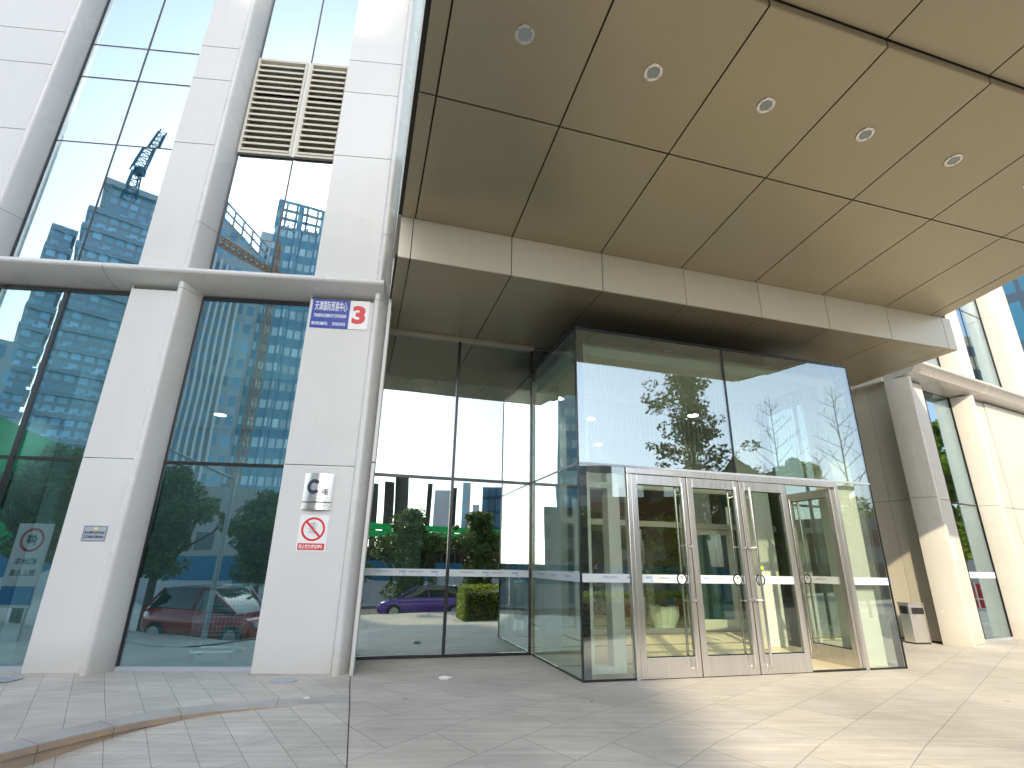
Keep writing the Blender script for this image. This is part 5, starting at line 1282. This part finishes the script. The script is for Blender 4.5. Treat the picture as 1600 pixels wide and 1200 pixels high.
# ------------------------------------------------------------------ inside the lobby
t = thing('potted_plant', 'leafy plant in a fluted white pot behind the inner glass', 'potted plant', FE, (7.5, 12.35, .015))
P = (7.5, 12.35, .015)
MB().lathe([(0, 0), (.30, 0), (.33, .02), (.31, .05), (.24, .06), (.26, .14), (.35, .34), (.345, .50), (.36, .55), (.33, .56), (.30, .50), (0, .48)], P, n=64, ripple=.025, k=16).part('pot', 'potwhite', t, smooth=True)
q = random.Random(8); m = MB(); st = MB()
for k in range(26):
    a = q.uniform(0, 6.28); r_ = q.uniform(.12, .55); e = Vector((P[0] + r_ * math.cos(a), P[1] + r_ * math.sin(a), q.uniform(.62, 1.55))); st.tube((P[0], P[1], .5), e, .012, .005, n=4, cap=False); leaves(m, q, e, (.20, .20, .17), 120, .06)
st.part('stems', 'bark', t); m.part('leaves', 'foliage', t)
t = thing('potted_tree', 'tall indoor tree standing in the dim lobby behind the left doors', 'potted plant', FE, (8.4, 15.8, .015))
q = random.Random(18); m = MB(); P = (8.4, 15.8)
MB().lathe([(0, 0), (.25, 0), (.33, .5), (.30, .5), (0, .46)], (P[0], P[1], .015), n=24).part('pot', 'terracotta', t, smooth=True)
MB().tube((P[0], P[1], .4), (P[0], P[1], 2.4), .04, .02).part('trunk', 'bark', t)
for k in range(30):
    a = q.uniform(0, 6.28); r_ = q.uniform(.05, .7); leaves(m, q, (P[0] + r_ * math.cos(a), P[1] + r_ * math.sin(a), q.uniform(1.2, 3.1)), (.2, .2, .2), 45, .06)
m.part('leaves', 'foliage2', t)
for k, (x, y, lab) in enumerate(((4.3, 11.2, 'lit ceiling lamp nearest the left column of the lobby'), (5.8, 12.6, 'lit ceiling lamp deeper in the lobby, second from the left'), (8.2, 11.4, 'lit ceiling lamp above the inner doors'), (7.4, 15.5, 'lit ceiling lamp far back in the lobby'), (2.0, 12.0, 'lit ceiling lamp behind the recessed glass wall'))):
    t = thing('ceiling_lamp', lab, 'light', FE, (x, y, 5.29), 'round ceiling lamps in the lobby')
    MB().disc((x, y, 5.262), .15, axis='z', t=.036, n=24).part('housing', 'steel', t); MB().disc((x, y, 5.255), .13, axis='z', t=.006, n=24).part('lamp_disc', 'lit', t)
    ld = bpy.data.lights.new('lamp_light', 'AREA'); ld.shape = 'DISK'; ld.size = .26; ld.energy = 9; ld.color = (1.0, .95, .84); lo = bpy.data.objects.new('lamp_light', ld); COL.objects.link(lo); lo.parent = t; lo.location = (0, 0, -.045)
def poster(label, x, y, z0, z1, wd, kind):
    t = thing('poster', label, 'poster', FE, (x, y, (z0 + z1) / 2))
    MB().box(x, x + wd, y, y + .02, z0, z1).part('sheet', 'hoard', t)
    m = MB()
    if kind == 'blue': m.box(x + .05, x + wd - .05, y - .004, y - .001, z0 + (z1 - z0) * .62, z1 - .06)
    else: m.box(x + .06, x + wd - .06, y - .004, y - .001, z1 - .22, z1 - .12)
    m.part('heading', 'inkblue' if kind == 'blue' else 'inkgrey', t); m = MB()
    for k in range(7): m.box(x + .08, x + wd - .08 - .05 * (k % 3), y - .004, y - .001, z0 + .12 + k * .13, z0 + .16 + k * .13)
    m.part('printed_lines', 'terracotta' if kind == 'blue' else 'inkgrey', t)
poster('white poster with grey text on the lobby core wall', 5.7, 20.96, 1.3, 2.9, .95, 'grey'); poster('poster with blue heading on the lobby core wall', 7.0, 20.96, 1.4, 3.0, 1.3, 'blue')
for k, (x, y, h_) in enumerate(((10.5, 16.2, 3.0), (11.6, 17.0, 3.3))):  # stand-ins for sunlit outdoor trees; yellow-green leaves replace the missing sun
    t = thing('potted_tree', ['bushy indoor tree seen through the open door leaf', 'bushy indoor tree at the far right of the lobby behind the first'][k], 'potted plant', FE, (x, y, .015)); q = random.Random(60 + k); m = MB()
    MB().lathe([(0, 0), (.28, 0), (.36, .5), (.33, .5), (0, .46)], (x, y, .015), n=24).part('pot', 'terracotta', t, smooth=True); MB().tube((x, y, .4), (x, y, 2.3), .04, .02).part('trunk', 'bark', t)
    for j in range(46): a = q.uniform(0, 6.28); r_ = q.uniform(.05, .85); leaves(m, q, (x + r_ * math.cos(a), y + r_ * math.sin(a), q.uniform(.8, h_)), (.22, .22, .22), 60, .06)
    m.part('leaves', 'foliage3', t)
t = thing('notice_stand', 'slim upright notice stand with a rounded brown plaque beside the indoor tree', 'stand', FE, (7.9, 14.1, .015))
MB().prismx([(14.1, .02), (14.14, .02), (14.14, 2.5), (14.1, 2.5)], 7.75, 8.0).part('stand', 'white', t, bevel=.01); MB().disc((7.875, 14.094, 1.75), .10, t=.004, sy=4.0, n=28).part('plaque', 'terracotta', t)
t = thing('storage_crate', 'blue plastic crate stack on the lobby floor beyond the plant', 'crate', FE, (9.1, 15.2, .015))
MB().box(8.9, 9.5, 15.0, 15.4, .02, .95).part('crate', 'blueb', t, bevel=.02); MB().box(8.88, 9.52, 14.98, 15.42, .95, 1.0).part('rim', 'inkblue', t)

# ------------------------------------------------------------------ people in the lobby
def skin_chain(pts, mat, name, parent, levels=2):
    me = bpy.data.meshes.new(name); o = bpy.data.objects.new(name, me); COL.objects.link(o)
    vs = []; es = []; rr = []; idx = {}
    for chain in pts:
        prev = None
        for key, p, r_ in chain:
            if key in idx: i = idx[key]
            else: i = len(vs); idx[key] = i; vs.append(p); rr.append(r_)
            if prev is not None and prev != i: es.append((prev, i))
            prev = i
    base = BASE[parent.name]
    me.from_pydata([(v[0] - base[0], v[1] - base[1], v[2] - base[2]) for v in vs], es, []); me.materials.append(MT[mat])
    m = o.modifiers.new('skin', 'SKIN'); me.skin_vertices[0].data[0].use_root = True
    for i, r_ in enumerate(rr): me.skin_vertices[0].data[i].radius = r_ if isinstance(r_, tuple) else (r_, r_)
    s = o.modifiers.new('sub', 'SUBSURF'); s.levels = levels; s.render_levels = levels; m.use_smooth_shade = True
    o.parent = parent; BASE[o.name] = base; return o
def person(label, x, y, z, yaw, top, legs, h=1.66, arm=0):
    F = (FE[0] + yaw, *w(FE, x, y)[:2]); t = thing('person', label, 'person', F, (0, 0, z)); k = h / 1.7
    def P(a, b, c): return (a * k, b * k, z + c * k)
    body = [[('pel', P(0, 0, .93), (.15 * k, .10 * k)), ('ab', P(0, .0, 1.08), (.13 * k, .09 * k)), ('ch', P(0, .01, 1.28), (.15 * k, .10 * k)), ('nk', P(0, .01, 1.44), .055 * k), ('nk2', P(0, 0, 1.51), .05 * k), ('hd', P(0, -.01, 1.60), (.075 * k, .092 * k)), ('hd2', P(0, -.01, 1.66), (.068 * k, .085 * k))]]
    for s in (-1, 1):
        body.append([('pel', None, None), ('hp%d' % s, P(.09 * s, 0, .86), .085 * k), ('kn%d' % s, P(.10 * s, -.02, .48), .058 * k), ('an%d' % s, P(.10 * s, .01, .09), .038 * k), ('ft%d' % s, P(.11 * s, -.13, .035), (.04 * k, .03 * k))])
        body.append([('ch', None, None), ('sh%d' % s, P(.18 * s, .01, 1.38), .055 * k), ('el%d' % s, P(.23 * s, .02 - .04 * arm, 1.10), .042 * k), ('wr%d' % s, P(.20 * s, -.10 - .1 * arm, .88 + .22 * arm), .028 * k), ('pa%d' % s, P(.19 * s, -.13 - .12 * arm, .82 + .23 * arm), (.035 * k, .02 * k))])
        for f, (dx, ln_) in enumerate(((-.024, .060), (-.008, .072), (.008, .068), (.024, .055))):
            body.append([('pa%d' % s, None, None), ('f%d%d' % (f, s), P((.19 + dx) * s, -.15 - .13 * arm, .82 - ln_ * .6 + .23 * arm), .009 * k), ('g%d%d' % (f, s), P((.19 + dx) * s, -.145 - .14 * arm, .82 - ln_ * 1.2 + .22 * arm), .008 * k)])
        body.append([('wr%d' % s, None, None), ('th%d' % s, P(.165 * s, -.15 - .12 * arm, .83 + .22 * arm), .010 * k)])
    skin_chain(body, 'skin', 'body', t)
    # clothing a little outside the body
    def sl(nm, mat, chains): skin_chain(chains, mat, nm, t)
    c = [[('a', P(0, .0, .90), (.165 * k, .12 * k)), ('b', P(0, .0, 1.08), (.15 * k, .11 * k)), ('c', P(0, .01, 1.30), (.17 * k, .12 * k)), ('d', P(0, .01, 1.42), (.08 * k, .075 * k))]]
    for s in (-1, 1): c.append([('c', None, None), ('s%d' % s, P(.185 * s, .01, 1.38), .068 * k), ('e%d' % s, P(.235 * s, .02 - .04 * arm, 1.10), .054 * k), ('w%d' % s, P(.205 * s, -.09 - .1 * arm, .90 + .22 * arm), .040 * k)])
    sl('jacket', top, c)
    c = []
    for s in (-1, 1): c.append([('p', P(0, 0, .93), (.160 * k, .115 * k)), ('h%d' % s, P(.09 * s, 0, .86), .098 * k), ('k%d' % s, P(.10 * s, -.02, .48), .070 * k), ('a%d' % s, P(.10 * s, .01, .12), .052 * k)])
    sl('trousers', legs, c)
    m = MB(); m.lathe([(0, .115), (.05, .105), (.085, .07), (.098, .02), (.095, -.04), (.07, -.085)], (0, .012 * k, z + 1.635 * k), n=18)
    hh = m.part('hair', 'hair', t, smooth=True)
    for s in (-1, 1):
        MB().lathe([(0, -.012), (.012, 0), (0, .012)], P(.028 * s, -.098, 1.625), n=8).part('eye', 'hair', t)
        MB().prism([P(.11 * s - .045, -.19, 0)[:2], P(.11 * s + .045, -.19, 0)[:2], P(.11 * s + .042, .06, 0)[:2], P(.11 * s - .042, .06, 0)[:2]], z, z + .07).part('shoe', 'shoe', t, bevel=.02)
    MB().box(-.022 * k, .022 * k, -.101 * k, -.094 * k, z + 1.562 * k, z + 1.570 * k).part('mouth', 'clothr', t)
    MB().prism([(-.012, -.093), (.012, -.093), (0, -.118)], z + 1.585 * k, z + 1.612 * k).part('nose', 'skin', t)
    return t
person('person in a dark jacket and jeans standing deep in the lobby left of the doors', 7.2, 15.6, .016, R(10), 'clothd', 'denim', 1.62, arm=1)
person('person in a red jacket beside the one in the dark jacket', 8.0, 16.4, .016, R(-20), 'clothr', 'clothd', 1.60)
person('person in a teal jacket standing behind the side glass of the entrance box', 6.2, 16.3, .016, R(25), 'clothj', 'clothd', 1.64)

# ------------------------------------------------------------------ red kiosk mirrored in the right wing
kx, ky = pol(CR, 4.6, 34)
t = thing('kiosk', 'red kiosk with white posts and panes standing on the right forecourt', 'kiosk', W, (kx, ky, 0), None)
z0 = ground_z(kx, ky)
MB().box(kx - 1.2, kx + 1.2, ky - 2.6, ky + 1.6, z0, 1.0).part('red_base', 'kioskred', t, bevel=.02)
m = MB()
for k in range(8): m.box(kx - 1.23, kx - 1.2, ky - 2.6 + k * .6, ky - 2.55 + k * .6, z0, 1.05)
m.box(kx - 1.235, kx - 1.2, ky - 2.6, ky + 1.6, .35, .40); m.part('white_trim', 'white', t)

gh_ = thing('ground_far', None, None) if False else None
for o in bpy.data.objects:
    if o.type == 'MESH' and o.get('kind') == 'structure' and 'category' in o: del o['category']
print('objects', len(bpy.data.objects))
